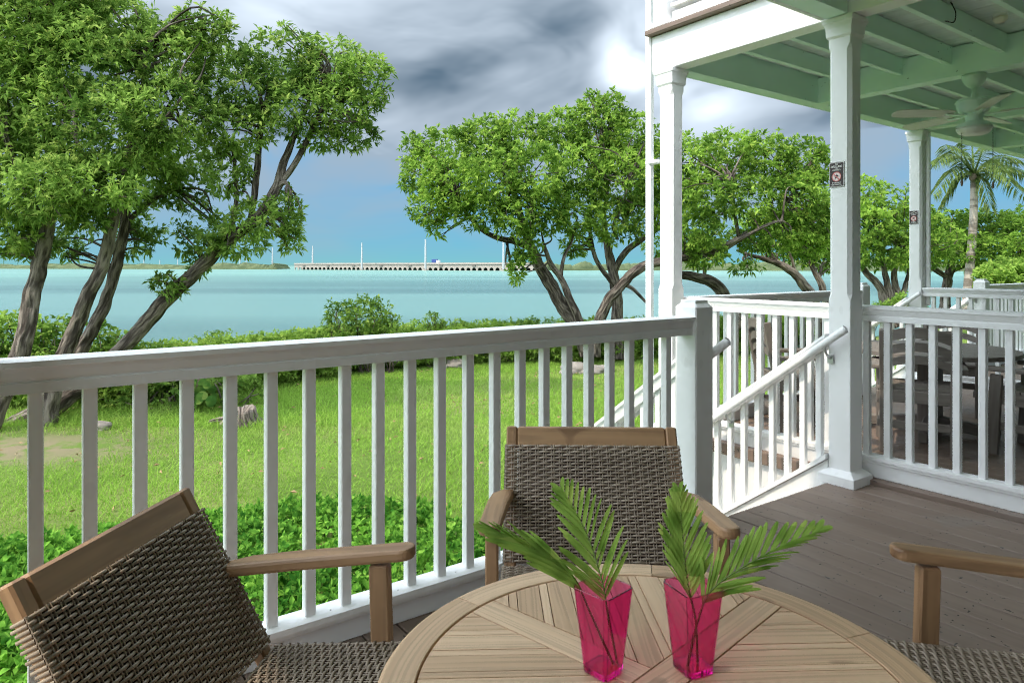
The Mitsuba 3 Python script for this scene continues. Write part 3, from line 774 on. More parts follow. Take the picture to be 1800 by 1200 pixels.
def deck(label, a0, a1, b0, b1, z):
    k = numbered('porch_deck'); labels[k] = {'kind': 'structure', 'label': label}
    a = a0
    while a < a1 - .02:
        w = min(.138, a1 - a)
        jog = rs.uniform(-.0012, .0012)
        e = b1 + (.065 if z == 0 and a < 2.80 else 0)
        put(k, 'board', b_(cbox((w - .005, e - b0, .026), .003, 1, at=(a + w / 2, (b0 + e) / 2, z - .013 + jog))), 'deck_paint')
        a += .140
    return k


d1 = deck('worn brown painted deck boards in the foreground', -1.9, 4.295, -.50, 2.345, 0)
d2 = deck('brown deck boards of the neighbouring porch beyond the railing', 4.345, 8.32, -1.2, 3.80, ZN)
d3 = deck('brown deck boards of the farthest porch', 8.46, 13.2, -.5, 3.80, ZN)
gn = np.random.RandomState(77)
put(d1, 'nail_heads', nails([(-1.9 + .14 * i + q + gn.uniform(-.012, .012), .35 + .406 * j + gn.uniform(-.012, .012), .0012) for i in range(14, 43) for j in range(5) for q in (.035, .10) if gn.rand() < .75]), 'nail', kind='stuff')
put(d1, 'fascia', b_(cbox((4.7, .03, .62), .003, 0, at=(.5, 2.428, -.335))), 'white_paint')
put(d1, 'fascia', b_(cbox((1.36, .03, .62), .003, 0, at=(3.58, 2.362, -.335))), 'white_paint')
put(d1, 'underside', b_(cbox((5.9, 2.8, .03), .003, 0, at=(1.1, .93, -.06))), 'dark_void')
put(d2, 'edge_board', b_(cbox((.045, 5.0, .085), .004, 1, at=(4.322, 1.30, ZN - .043))), 'deck_paint')
put(d2, 'skirt', b_(cbox((.03, 4.9, .76), .003, 1, at=(4.365, 1.32, ZN - .078 - .38))), 'white_paint')
put(d2, 'skirt', b_(cbox((3.95, .03, .76), .003, 0, at=(6.31, 3.82, ZN - .05 - .38))), 'white_paint')
put(d2, 'underside', b_(cbox((3.9, 4.9, .03), .003, 0, at=(6.35, 1.3, ZN - .07))), 'dark_void')
put(d3, 'skirt', b_(cbox((4.7, .03, .76), .003, 0, at=(10.8, 3.82, ZN - .05 - .38))), 'white_paint')

# ------------------------------------------------------------------ railings
TOP = [(-.060, .0), (-.060, -.016), (-.050, -.018), (-.047, -.030), (-.040, -.050), (-.036, -.056), (-.036, -.060), (-.041, -.062), (-.041, -.092), (.041, -.092), (.041, -.062), (.036, -.060), (.036, -.056), (.040, -.050), (.047, -.030), (.050, -.018), (.060, -.016), (.060, .0), (.03, .005), (-.03, .005)]
BOT = [(-.052, .0), (-.052, -.022), (-.040, -.028), (-.040, -.04), (.040, -.04), (.040, -.028), (.052, -.022), (.052, .0), (.03, .004), (-.03, .004)]


def along(profile, p0, p1):
    """a profile (sideways, up) swept from p0 to p1 in the building frame; upright cross-sections even when the rail slopes"""
    p0, p1 = np.asarray(p0, float), np.asarray(p1, float)
    d = (p1 - p0)[:2] / np.linalg.norm((p1 - p0)[:2])
    s = np.array([-d[1], d[0], 0])
    r = np.array([[p + s * -q[0] + [0, 0, q[1]] for q in profile] for p in (p0, p1)])
    poly = Polygon(profile)
    v2, f2 = trimesh.creation.triangulate_polygon(poly, engine='earcut')
    m = len(profile)
    v, f = loft(r, cap=False)
    c = np.array([[p + s * -q[0] + [0, 0, q[1]] for q in v2] for p in (p0, p1)]).reshape(-1, 3)
    V = np.vstack([v, c]); F = np.vstack([f, f2 + 2 * m, f2[:, ::-1] + 2 * m + len(v2)])
    L = np.linalg.norm(p1 - p0)
    return b_((V, F))


def baluster(a, b, z0, z1, slope=(0, 0), w=.038):
    v, f, u = cbox((w, w, z1 - z0), .003, 2, at=(a, b, (z0 + z1) / 2))
    v = v.copy(); v[:, 2] += (v[:, 0] - a) * slope[0] + (v[:, 1] - b) * slope[1]
    return b_((v, f, u))


def railing(label, p0, p1, ztop, zb, zcurb, spots, group=None):
    k = thing('porch_railing', label, 'railing', group)
    put(k, 'top_rail', along(TOP, (*p0, ztop), (*p1, ztop)), 'white_paint')
    put(k, 'bottom_rail', along(BOT, (*p0, zb), (*p1, zb)), 'white_paint')
    if zcurb is not None:
        h = zb - .04 - zcurb
        c = (np.array(p0) + p1) / 2; d = np.array(p1) - p0
        sz = (abs(d[0]), .045, h) if abs(d[0]) > abs(d[1]) else (.045, abs(d[1]), h)
        put(k, 'curb_board', b_(cbox(sz, .003, 0 if abs(d[0]) > abs(d[1]) else 1, at=(*c, zcurb + h / 2))), 'white_paint')
    for a, b in spots:
        put(k, 'baluster', baluster(a, b, zb - .002, ztop - .09), 'white_paint')
    return k


LB_ = 2.392
railing('white railing in the foreground left of the newel post, in front of the lawn', (-.55, LB_), (2.858, LB_), 1.085, .122, 0.0, [(.034 + .1322 * i + .02, LB_) for i in range(21)])
DA = 4.385
put('porch_railing', 'nail_heads', nails([(.12 + .2644 * i + gn.uniform(-.015, .015), LB_ - .022 + gn.uniform(-.006, .006), .1268) for i in range(10)], .0035), 'nail_pale', kind='stuff')
railing('sunlit white railing between the two near posts, behind the stair rail', (DA, 2.30), (DA, 3.76), 1.097, .163, ZN, [(DA, 2.356 + .1288 * i) for i in range(11)])
railing('white railing dividing the two porches right of the tall post with the sign', (DA, -1.2), (DA, 2.298), 1.097, .163, ZN, [(DA, 2.227 - .1288 * i) for i in range(26)])
railing('grey shaded railing of the neighbouring porch in front of the sea', (4.30, 3.69), (7.05, 3.69), 1.10, .165, ZN, [(4.40 + .128 * i, 3.69) for i in range(21)])
railing('small white railing right of the third porch post', (8.40, -.4), (8.40, 3.62), 1.10, .165, ZN, [(8.40, 3.52 - .125 * i) for i in range(31)])
railing('farthest railing at the right edge beyond the small newel', (10.24, 3.69), (13.1, 3.69), 1.10, .165, ZN, [(10.34 + .13 * i, 3.69) for i in range(21)])


def newel(label, a, b, z0, z1):
    k = thing('newel_post', label, 'newel post')
    h, c = .07, .006
    def sq(s, z, c=c):
        return [[a + s - c, b + s, z], [a + s, b + s - c, z], [a + s, b - s + c, z], [a + s - c, b - s, z], [a - s + c, b - s, z], [a - s, b - s + c, z], [a - s, b + s - c, z], [a - s + c, b + s, z]][::-1]
    v, f = loft(np.array([sq(h, z0), sq(h, z1 - .035), sq(h - .030, z1)]))
    put(k, 'post', b_((v, f)), 'white_paint')
    put(k, 'core_block', b_(cbox((.10, .10, .02), .002, 0, at=(a, b, z1 - .008))), 'white_paint')


newel('big white newel post at the end of the foreground railing', 2.925, 2.40, -.75, 1.168)
newel('newel post of the neighbouring porch seen right of the tall post', 7.12, 3.69, ZN, 1.175)
newel('small newel post of the farthest porch beside the palm', 10.17, 3.69, ZN, 1.175)


def column(label, a, b, z0, z1=2.885):
    k = thing('porch_post', label, 'post')
    h = .07
    def sec(s, c, z):
        return [[a + s - c, b + s, z], [a + s, b + s - c, z], [a + s, b - s + c, z], [a + s - c, b - s, z], [a - s + c, b - s, z], [a - s, b - s + c, z], [a - s, b + s - c, z], [a - s + c, b + s, z]][::-1]
    zz = z0 + 1.14
    v, f = loft(np.array([sec(h, .004, z0), sec(h, .004, zz), sec(h, .022, zz + .035), sec(h, .022, z1 - .20), sec(h, .004, z1 - .165), sec(h, .004, z1)]))
    put(k, 'shaft', b_((v, f)), 'white_paint')
    v, f = loft(np.array([sec(.115, .003, z0 + .001), sec(.115, .003, z0 + .055), sec(.078, .003, z0 + .085), sec(.069, .003, z0 + .09)]))
    put(k, 'base', b_((v, f)), 'white_paint')
    v, f = loft(np.array([sec(.071, .003, z1 - .125), sec(.082, .003, z1 - .11), sec(.082, .003, z1 - .095), sec(.084, .003, z1 - .06), sec(.092, .003, z1 - .03), sec(.097, .003, z1 - .028), sec(.097, .003, z1 - .002)]))
    put(k, 'capital', b_((v, f)), 'white_paint')
    return k


column('tall white post in the middle of the porch with a sign on it', 4.22, 2.28, 0)
column('tall white post at the corner of the neighbouring porch beside the downspout', 4.22, 3.69, ZN)
column('white post farther along the neighbouring porch, left of the palm', 8.40, 3.69, ZN)
column('white post cut off by the left edge of the picture', -.103, 2.30, 0)

for lab, a, b, z0, z1, r in (('white downspout running down beside the corner post', 4.17, 3.87, -.7, 6.0, .029), ('thin white downspout fixed to the post beside the palm', 8.44, 3.595, .9, 2.88, .022)):
    k = thing('downspout', lab, 'downspout')
    put(k, 'pipe', b_(cbox((2 * r, 2 * r, z1 - z0), r * .5, 2, at=(a, b, (z0 + z1) / 2))), 'white_paint')
    for z in ((2.18, .4) if r > .025 else (1.35,)):
        put(k, 'bracket', b_(cbox((2 * r + .012, .12 if r > .025 else 2 * r + .01, .03), .004, 0, at=(a, b - (.042 if r > .025 else 0), z))), 'white_paint')

# ------------------------------------------------------------------ stairs with their rails
SL = .735


def stair_rail(label, a, b0, b1, zc, hand_a, hb0, hz, far):
    k = thing('stair_railing', label, 'stair railing')
    zc1 = zc - SL * (b1 - b0)
    cap = [(-.055, 0), (-.055, -.02), (-.042, -.026), (-.036, -.06), (-.04, -.062), (-.04, -.085), (.04, -.085), (.04, -.062), (.036, -.06), (.042, -.026), (.055, -.02), (.055, 0)]
    put(k, 'top_rail', along(cap, (a, b0, zc), (a, b1, zc1)), 'white_paint')
    lo = zc - .75
    put(k, 'bottom_rail', along([(-.048, 0), (-.048, -.032), (.048, -.032), (.048, 0)], (a, b0, lo), (a, b1, lo - SL * (b1 - b0))), 'white_paint')
    put(k, 'stringer', along([(-.022, -.038), (-.022, -.26), (.022, -.26), (.022, -.038)], (a, b0, lo), (a, b1, lo - SL * (b1 - b0))), 'white_paint')
    b = b0 + .065
    while b < b1 - .03:
        put(k, 'baluster', baluster(a, b, lo - .004 - SL * (b - b0), zc - .083 - SL * (b - b0), (0, -SL)), 'white_paint')
        b += .112
    hr = spline([bld(np.array([hand_a, hb0 + (b1 - hb0) * t, hz - SL * (b1 - hb0) * t])) for t in (0, .5, 1)], 6)
    hd = put(k, 'handrail', tube(hr, .024, 14), 'white_paint', True)
    s = 1 if a > hand_a else -1
    for t in (.085, .6):
        p = np.array([hand_a, hb0 + .01 + (b1 - hb0) * t, hz - .03 - SL * (b1 - hb0) * t])
        w = p + [s * .055, .0, -.075]
        put(hd[len(k) - len(k):], 'bracket', tube(spline([bld(p), bld(p + [s * .012, 0, -.04]), bld(w)], 4), .0075, 8), 'metal', True)
        put(hd, 'bracket_plate', b_(cbox((.008, .04, .055), .003, 2, at=w + [s * .008, 0, -.005])), 'metal')
    return k


stair_rail('white stair railing on the far side of the steps, running down from the tall post', 4.165, 2.352, 3.62, .925, 4.075, 2.20, .968, True)
stair_rail('white stair railing on the near side of the steps, behind the big newel post', 2.935, 2.475, 3.72, .865, 3.035, 2.27, .955, False)
stair_rail('white stair railing of the neighbouring porch at the third post', 8.33, 3.765, 5.0, .99, 8.26, 3.60, 1.045, True)
stair_rail('small white stair railing at the farthest newel', 10.17, 3.765, 5.0, .99, 10.07, 3.60, 1.045, True)
k = thing('deck_steps', 'wooden steps going down from the deck to the lawn beside the newel post', 'steps')
for i in range(4):
    b = 2.365 + .25 * i; z = -.187 * (i + 1)
    if z > LAWN:
        put(k, 'tread', b_(cbox((1.12, .262, .035), .004, 0, at=(3.55, b + .131, z))), 'deck_paint')
        put(k, 'riser', b_(cbox((1.12, .02, .14), .003, 0, at=(3.55, b - .012, z + .09))), 'white_paint')

# ------------------------------------------------------------------ porch roofs (joists, boards, beams)


def porch_roof(label, a0, a1, b0, b1, beams, joists, planks, open_side):
    k = thing('porch_roof', label, 'porch roof')
    for am, w in beams:
        put(k, 'cross_beam', b_(cbox((w, b1 - b0 - .10, .24), .004, 1, at=(am, (b0 + b1) / 2 - .05, 2.89 + .12))), 'green_paint')
    put(k, 'edge_beam', b_(cbox((a1 - a0, .14, .28), .004, 0, at=((a0 + a1) / 2, b1 - .07, 2.892 + .14))), 'green_paint')
    ams = [a0] + [m for m, _ in beams] + [a1]
    for b in joists:
        for s, e in zip(ams[:-1], ams[1:]):
            s2, e2 = s + (.075 if s > a0 else .07), e - .075
            put(k, 'joist', b_(cbox((e2 - s2, .042, .145), .003, 0, at=((s2 + e2) / 2, b, 2.99 + .0725))), 'green_paint')
    if planks:
        cl = put(k, 'ceiling', b_(cbox((a1 - a0, b1 - b0, .02), .002, 0, at=((a0 + a1) / 2, (b0 + b1) / 2, 3.178))), 'ceiling_paint')
        a = a0 + .02
        while a < a1 - .1:
            put(cl, 'plank', b_(cbox((.138, b1 - b0 - .16, .02), .006, 1, at=(a + .07, (b0 + b1) / 2 - .08, 3.150 + rs.uniform(-.001, .001)))), 'ceiling_paint')
            a += .143
    else:
        put(k, 'ceiling', b_(cbox((a1 - a0, b1 - b0, .04), .002, 0, at=((a0 + a1) / 2, (b0 + b1) / 2, 3.16))), 'ceiling_paint')
    return k


r1 = porch_roof('pale green beamed ceiling of the neighbouring porch roof at the upper right', 4.29, 12.8, -1.3, 3.76, [(6.28, .14), (8.40, .14), (10.5, .14)], [3.253 - .385 * i for i in range(12)], True, None)
put(r1, 'fascia_beam', b_(cbox((.14, 5.12, .285), .004, 1, at=(4.22, 1.265, 2.89 + .1425))), 'white_paint', label='broad white beam across the top between two posts')
put(r1, 'deck_edge', b_(cbox((.20, 5.15, .04), .004, 1, at=(4.19, 1.275, 3.199))), 'deck_paint', label='brown board edge of the balcony floor above')
put(r1, 'balcony_floor', b_(cbox((8.5, 5.1, .03), .004, 1, at=(8.5, 1.2, 3.205))), 'deck_paint')
put(r1, 'cable', tube(spline([bld(q) for q in ((5.16, 2.06, 3.15), (5.22, 2.05, 3.08), (5.17, 2.04, 3.0), (5.06, 2.05, 2.985))], 6), .004, 6), 'black', True)
for a, b in ((5.7, 1.95),):
    lm = thing('ceiling_lamp', 'small round ceiling light glimpsed at the top edge among the joists', 'lamp')
    put(lm, 'globe', (lambda q: (b_(q)))(lathe([(.001, 3.075), (.03, 3.08), (.045, 3.10), (.045, 3.12)], 16, (a, b, 0))), 'lamp_glow', True)
    put(lm, 'socket', (lambda q: (b_(q)))(lathe([(.048, 3.12), (.048, 3.139), (.001, 3.139)], 16, (a, b, 0))), 'white_paint')
r2 = porch_roof('roof over the foreground deck, its beam edge showing at the top centre', -1.8, 4.14, -.20, 2.36, [(2.05, .14)], [1.8 - .39 * i for i in range(5)], False, None)  # cut short behind the viewer to let sky light onto the deck
put(r2, 'fascia_beam', b_(cbox((5.9, .03, .30), .004, 0, at=(1.18, 2.377, 2.89 + .15))), 'white_paint')
put(r2, 'upper_floor', b_(cbox((6.0, 2.6, .04), .004, 0, at=(1.2, 1.07, 3.21))), 'deck_paint')

hs = thing('unseen_house_wall', 'unseen blank dark wall set close behind the deck to block light', 'unseen_house_wall')
put(hs, 'wall', b_(cbox((18, .16, 6.6), .01, 0, at=(5.2, -1.40, 2.5))), 'unseen_wall_dark')  # wall out of view, set close and dark to shape the porch light

bl = thing('balcony_railing', 'white balcony railing and corner post above the broad white beam', 'railing')
put(bl, 'corner_post', b_(cbox((.14, .14, 1.3), .004, 2, at=(4.20, 3.73, 3.22 + .65))), 'white_paint')
put(bl, 'post_base', b_(cbox((.19, .19, .045), .008, 0, at=(4.20, 3.73, 3.222 + .0225))), 'white_paint')
put(bl, 'bottom_board', b_(cbox((.05, 4.9, .105), .004, 1, at=(4.20, 1.19, 3.225 + .0525))), 'white_paint')
put(bl, 'bottom_rail', b_(cbox((.09, 4.9, .03), .004, 1, at=(4.20, 1.19, 3.36 + .015))), 'white_paint')
put(bl, 'top_rail', b_(cbox((.10, 4.9, .06), .004, 1, at=(4.20, 1.19, 4.25))), 'white_paint')
for i in range(14):
    put(bl, 'baluster', baluster(4.20, 3.55 - .16 * i, 3.39, 4.22), 'white_paint')

# ------------------------------------------------------------------ ceiling fan


def fan(a, b):
    k = thing('ceiling_fan', 'pale green ceiling fan with five blades and a frosted light under the beams', 'fan')
    L = lambda prof, n=32: b_(lathe(prof, n, (a, b, 0)))
    put(k, 'canopy', L([(.001, 2.888), (.082, 2.888), (.086, 2.87), (.082, 2.845), (.06, 2.805), (.034, 2.785), (.001, 2.78)]), 'fan_green', True)
    put(k, 'downrod', L([(.017, 2.79), (.017, 2.74), (.026, 2.71), (.040, 2.695), (.001, 2.69)]), 'fan_green', True)
    put(k, 'motor', L([(.001, 2.705), (.06, 2.70), (.125, 2.685), (.136, 2.665), (.128, 2.655), (.122, 2.62), (.108, 2.59), (.09, 2.575), (.001, 2.57)]), 'fan_green', 40)
    put(k, 'hub', L([(.065, 2.575), (.070, 2.56), (.062, 2.55), (.062, 2.515), (.075, 2.505), (.001, 2.50)]), 'fan_green', 40)
    lk = put(k, 'light_kit', L([(.075, 2.508), (.10, 2.50), (.128, 2.47), (.130, 2.462), (.001, 2.46)]), 'fan_green', 40)
    put(lk, 'bowl', L([(.127, 2.463), (.124, 2.44), (.105, 2.415), (.07, 2.402), (.001, 2.398)]), 'frost', True)
    c = bld(np.array([a, b, 0]))
    for i in range(5):
        th = math.radians(180 + 72 * i)
        e = np.array([math.cos(th), math.sin(th), 0]); s = np.array([-e[1], e[0], 0])
        tilt = math.radians(13); w = s * math.cos(tilt) + UP * math.sin(tilt); nn = np.cross(e, w)
        out = Polygon([(.17, -.045), (.22, -.062), (.50, -.072), (.60, -.068), (.645, -.045), (.655, 0), (.645, .045), (.60, .068), (.50, .072), (.22, .062), (.17, .045)])
        v, f = prism(out, .007)
        bd = c + [0, 0, 2.572] + v[:, :1] * e + v[:, 1:2] * w + v[:, 2:] * nn
        bk = put(k, 'blade', (bd, f), 'fan_blade', uv=np.stack([v[:, 0], v[:, 1] + 10 * i + 5], 1))
        put(bk, 'bracket', bar(c + e * .06 + [0, 0, 2.563], c + e * .23 + [0, 0, 2.566], .035, .008), 'fan_green')
    for (da, db, z1) in ((-.09, .055, 2.02), (.09, -.10, 2.00)):
        p = bld(np.array([a + da, b + db, 0]))
        pc = put(k, 'pull_chain', tube([p + [0, 0, 2.46], p + [0, 0, (2.46 + z1) / 2], p + [0, 0, z1]], .0022, 5), 'black', True)
        put(pc, 'knob', tube([p + [0, 0, z1 + .02], p + [0, 0, z1], p + [0, 0, z1 - .03]], [.006, .010, .006], 8), 'twig', True)


fan(6.28, 2.33)

# ------------------------------------------------------------------ signs


def sign(label, a, b, z):
    """on the post's face that looks along -A"""
    k = thing('no_grilling_sign', label, 'sign')
    w, h = .096, .156
    # local x runs along -b (to the right in the picture), y up, z out of the face
    def pl(vf, dz=0.0, dx=0, dy=0):
        v = np.asarray(vf[0])
        q = np.stack([a - .0705 - v[:, 2] - dz, b - v[:, 0] - dx, z + v[:, 1] + dy], -1)
        return bld(q), np.asarray(vf[1])
    put(k, 'border', pl(cbox((w, h, .003), .001, at=(0, 0, .0015))), 'frost')
    put(k, 'plate', pl(cbox((w - .010, h - .010, .003), .001, at=(0, 0, .0045 - .0018))), 'sign_face')
    put(k, 'edge_line', pl(prism(Polygon([(-w / 2, -h / 2), (w / 2, -h / 2), (w / 2, h / 2), (-w / 2, h / 2)]).difference(Polygon([(-w / 2 + .002, -h / 2 + .002), (w / 2 - .002, -h / 2 + .002), (w / 2 - .002, h / 2 - .002), (-w / 2 + .002, h / 2 - .002)])), .0036)), 'black')
    for txt, hh, y, mx in (('NO', .0085, .060, .02), ('GRILLING', .0115, .044, .072), ('ON', .006, .035, .012), ('PROPERTY', .0075, .0245, .052), ('BY ORDER OF', .0065, -.054, .060), ('FIRE MARSHAL', .0065, -.065, .066)):
        m = meshkit.text_mesh(txt, hh, .001, True); v = np.array(m.vertices)
        wd = v[:, 0].max() - v[:, 0].min(); s = min(1, mx / wd)
        v = v * [s, 1, 1] - [(v[:, 0].max() + v[:, 0].min()) / 2 * s, 0, 0]
        put(k, 'lettering', pl((v, np.array(m.faces)), .0043, 0, y), 'frost')
    circ = lambda r, n=30: Polygon([(r * math.cos(t), r * math.sin(t)) for t in np.linspace(0, 2 * math.pi, n, endpoint=False)])
    put(k, 'disc', pl(prism(circ(.030), .001), .0043, 0, -.013), 'sign_pink')
    put(k, 'ring', pl(prism(circ(.030).difference(circ(.026)), .001), .0052, 0, -.013), 'sign_red')
    gp = [Polygon([(.013 * math.cos(t), .002 + .011 * math.sin(t)) for t in np.linspace(0, math.pi, 10)]), Polygon([(-.013, -.001), (.013, -.001), (.008, -.008), (-.008, -.008)]), Polygon([(-.007, -.008), (-.005, -.008), (-.011, -.021), (-.013, -.021)]), Polygon([(.007, -.008), (.005, -.008), (.011, -.021), (.013, -.021)])]
    put(k, 'grill_mark', join([pl(prism(q, .001), .0052, 0, -.013) for q in gp])[:2], 'black')
    bar_ = Polygon([(-.021, .018), (-.018, .021), (.021, -.018), (.018, -.021)])
    put(k, 'slash', pl(prism(bar_, .001), .0063, 0, -.013), 'sign_red')


sign('brown no grilling sign on the tall middle post', 4.22, 2.295, 1.915)
sign('smaller looking no grilling sign on the post beside the palm', 8.40, 3.70, 1.90)

# ------------------------------------------------------------------ foreground table


def table(cx, cy, zt, R, rot):
    k = thing('round_table', 'round slatted teak table in the foreground with two pink vases on it', 'table')
    c, s = math.cos(rot), math.sin(rot)
    def loc(v):
        return np.stack([cx + v[:, 0] * c - v[:, 1] * s, cy + v[:, 0] * s + v[:, 1] * c, zt + v[:, 2]], -1)
    top = put(k, 'tabletop', (loc(lathe([(.001, -.034), (R - .09, -.034), (R - .09, -.026), (.001, -.026)], 40)[0]), lathe([(.001, -.034), (R - .09, -.034), (R - .09, -.026), (.001, -.026)], 40)[1]), 'teak_chair')
    ri = R - .062
    # rim segments
    for i in range(6):
        t0, t1 = math.radians(18 + 60 * i) + .0022, math.radians(18 + 60 * (i + 1)) - .0022
        ts = np.linspace(t0, t1, 16)
        sec = [(ri + .0012, -.026), (ri + .0012, -.0012), (ri + .0025, 0), (R - .008, 0), (R - .002, -.003), (R, -.010), (R - .001, -.022), (R - .006, -.026)]
        r = np.array([[[q[0] * math.cos(t), q[0] * math.sin(t), q[1]] for q in sec] for t in ts])
        v, f = loft(r)
        uv = np.stack([np.repeat(ts * R, len(sec)) + i * 3.1, np.tile([q[0] + q[1] for q in sec], len(ts)) + 10 * (i * 7 + 3)], 1)
        put(top, 'rim_piece', (loc(v), f, uv), 'teak_table')
    disc = Polygon([((ri - .0012) * math.cos(t), (ri - .0012) * math.sin(t)) for t in np.linspace(0, 2 * math.pi, 96, endpoint=False)])
    hw = .030
    def diag(ang, w):
        e = np.array([math.cos(ang), math.sin(ang)]); n_ = np.array([-e[1], e[0]])
        return Polygon([e * 2 + n_ * w, e * 2 - n_ * w, -e * 2 - n_ * w, -e * 2 + n_ * w])
    g = .0018
    d1, d2 = math.radians(43), math.radians(137)
    def piece(poly, ang, name, z=0.0):
        for q in getattr(poly, 'geoms', [poly]):
            if q.area < 2e-5 or q.geom_type != 'Polygon':
                continue
            q = q.buffer(-g * .5)
            if q.is_empty or q.geom_type != 'Polygon':
                continue
            # bevelled slab
            inner = q.buffer(-.0008, join_style=2)
            if inner.is_empty or inner.geom_type != 'Polygon':
                inner = q
            v, f = prism(q.simplify(.0002), .024); v[:, 2] += -.0255 + z
            al = np.array([math.cos(ang), math.sin(ang)])
            uv = np.stack([v[:, :2] @ al + rs.rand() * 9, v[:, :2] @ np.array([-al[1], al[0]]) + v[:, 2] * .3 + 10 * rs.randint(1, 900)], 1)
            put(top, name, (loc(v), f, uv), 'teak_table')
    b1 = disc.intersection(diag(d1, hw)); b2 = disc.intersection(diag(d2, hw)).difference(diag(d1, hw + .001))
    piece(b1, d1, 'cross_board'); piece(b2, d2, 'cross_board')
    rest = disc.difference(diag(d1, hw + .001)).difference(diag(d2, hw + .001))
    for q in rest.geoms:
        m = np.array(q.centroid.coords[0])
        horiz = abs(m[0]) > abs(m[1])
        pos, wide, i = -.46, True, 0
        while pos < .46:
            w = .046 if i % 2 == 0 else .017
            bx = [(-1, pos), (1, pos), (1, pos + w), (-1, pos + w)] if horiz else [(pos, -1), (pos + w, -1), (pos + w, 1), (pos, 1)]
            piece(q.intersection(Polygon(bx)), 0 if horiz else math.pi / 2, 'slat', rs.uniform(-.0006, .0004))
            pos += w; i += 1
    # frame and legs
    for sg in (-1, 1):
        put(k, 'apron', (lambda q: (loc(q[0]), q[1], q[2]))(cbox((.62, .03, .05), .003, 0, at=(0, sg * .17, -.06))), 'teak_chair')
        for sx in (-1, 1):
            p, q = np.array([sx * .26, sg * .20, -.035]), np.array([sx * .30, sg * .22, -zt])
            m = bar(p, q, .045, .045, .004, up=(0, 1, 0)); put(k, 'leg', (loc(m[0]), m[1], m[2]), 'teak_chair')
    return k


ZT = .70
table(.228, 1.078, ZT, .441, math.radians(2.0))

# ------------------------------------------------------------------ wicker armchairs


def weave(Pf, Pb, rows, pairs, hw, ht, nrm, amp, warp_r, cyc):
    """closed strands round a frame: Pf(s, t) the front face, Pb(s, t) the back face, rows of strands at t, over and under `pairs` double warps"""
    out = []
    sp = 5
    for i in range(rows):
        t = (i + .5) / rows
        s = np.linspace(0, 1, pairs * sp + 1)
        ph = np.pi * (s * pairs + i)
        f = Pf(s, t) + nrm * (amp * np.cos(ph) * np.sin(np.pi * np.clip(s * pairs, 0, .5)) * 1)[:, None]
        bk = Pb(s[::-1], t) - nrm * (amp * np.cos(ph[::-1]))[:, None] * .8
        loop = np.vstack([f, bk[::2], f[:1]])
        tan = unit(np.gradient(loop, axis=0))
        up = unit((Pf(np.array([.5]), min(t + .02, 1)) - Pf(np.array([.5]), max(t - .02, 0)))[0])
        o = np.cross(tan, up)
        ang = np.arange(6) * np.pi / 3
        r = loop[:, None] + hw * np.sin(ang)[None, :, None] * up + ht * np.cos(ang)[None, :, None] * unit(o)[:, None]
        v, fc = loft(r, cap=False)
        uv = np.stack([np.repeat(np.cumsum(np.r_[0, np.linalg.norm(np.diff(loop, axis=0), axis=1)]), 6), np.full(len(v), i + 1000.5 * cyc)], 1)
        out.append((v, fc, uv))
    for j in range(pairs + 1):
        for dx in (-.16, .16):
            s = np.clip((j + dx) / pairs, 0.002, .998)
            tt = np.linspace(0, 1, 5)
            p = np.vstack([Pf(np.array([s]), q) for q in tt])
            out.append(tube(p, warp_r, 5, cap=False))
    return join(out)


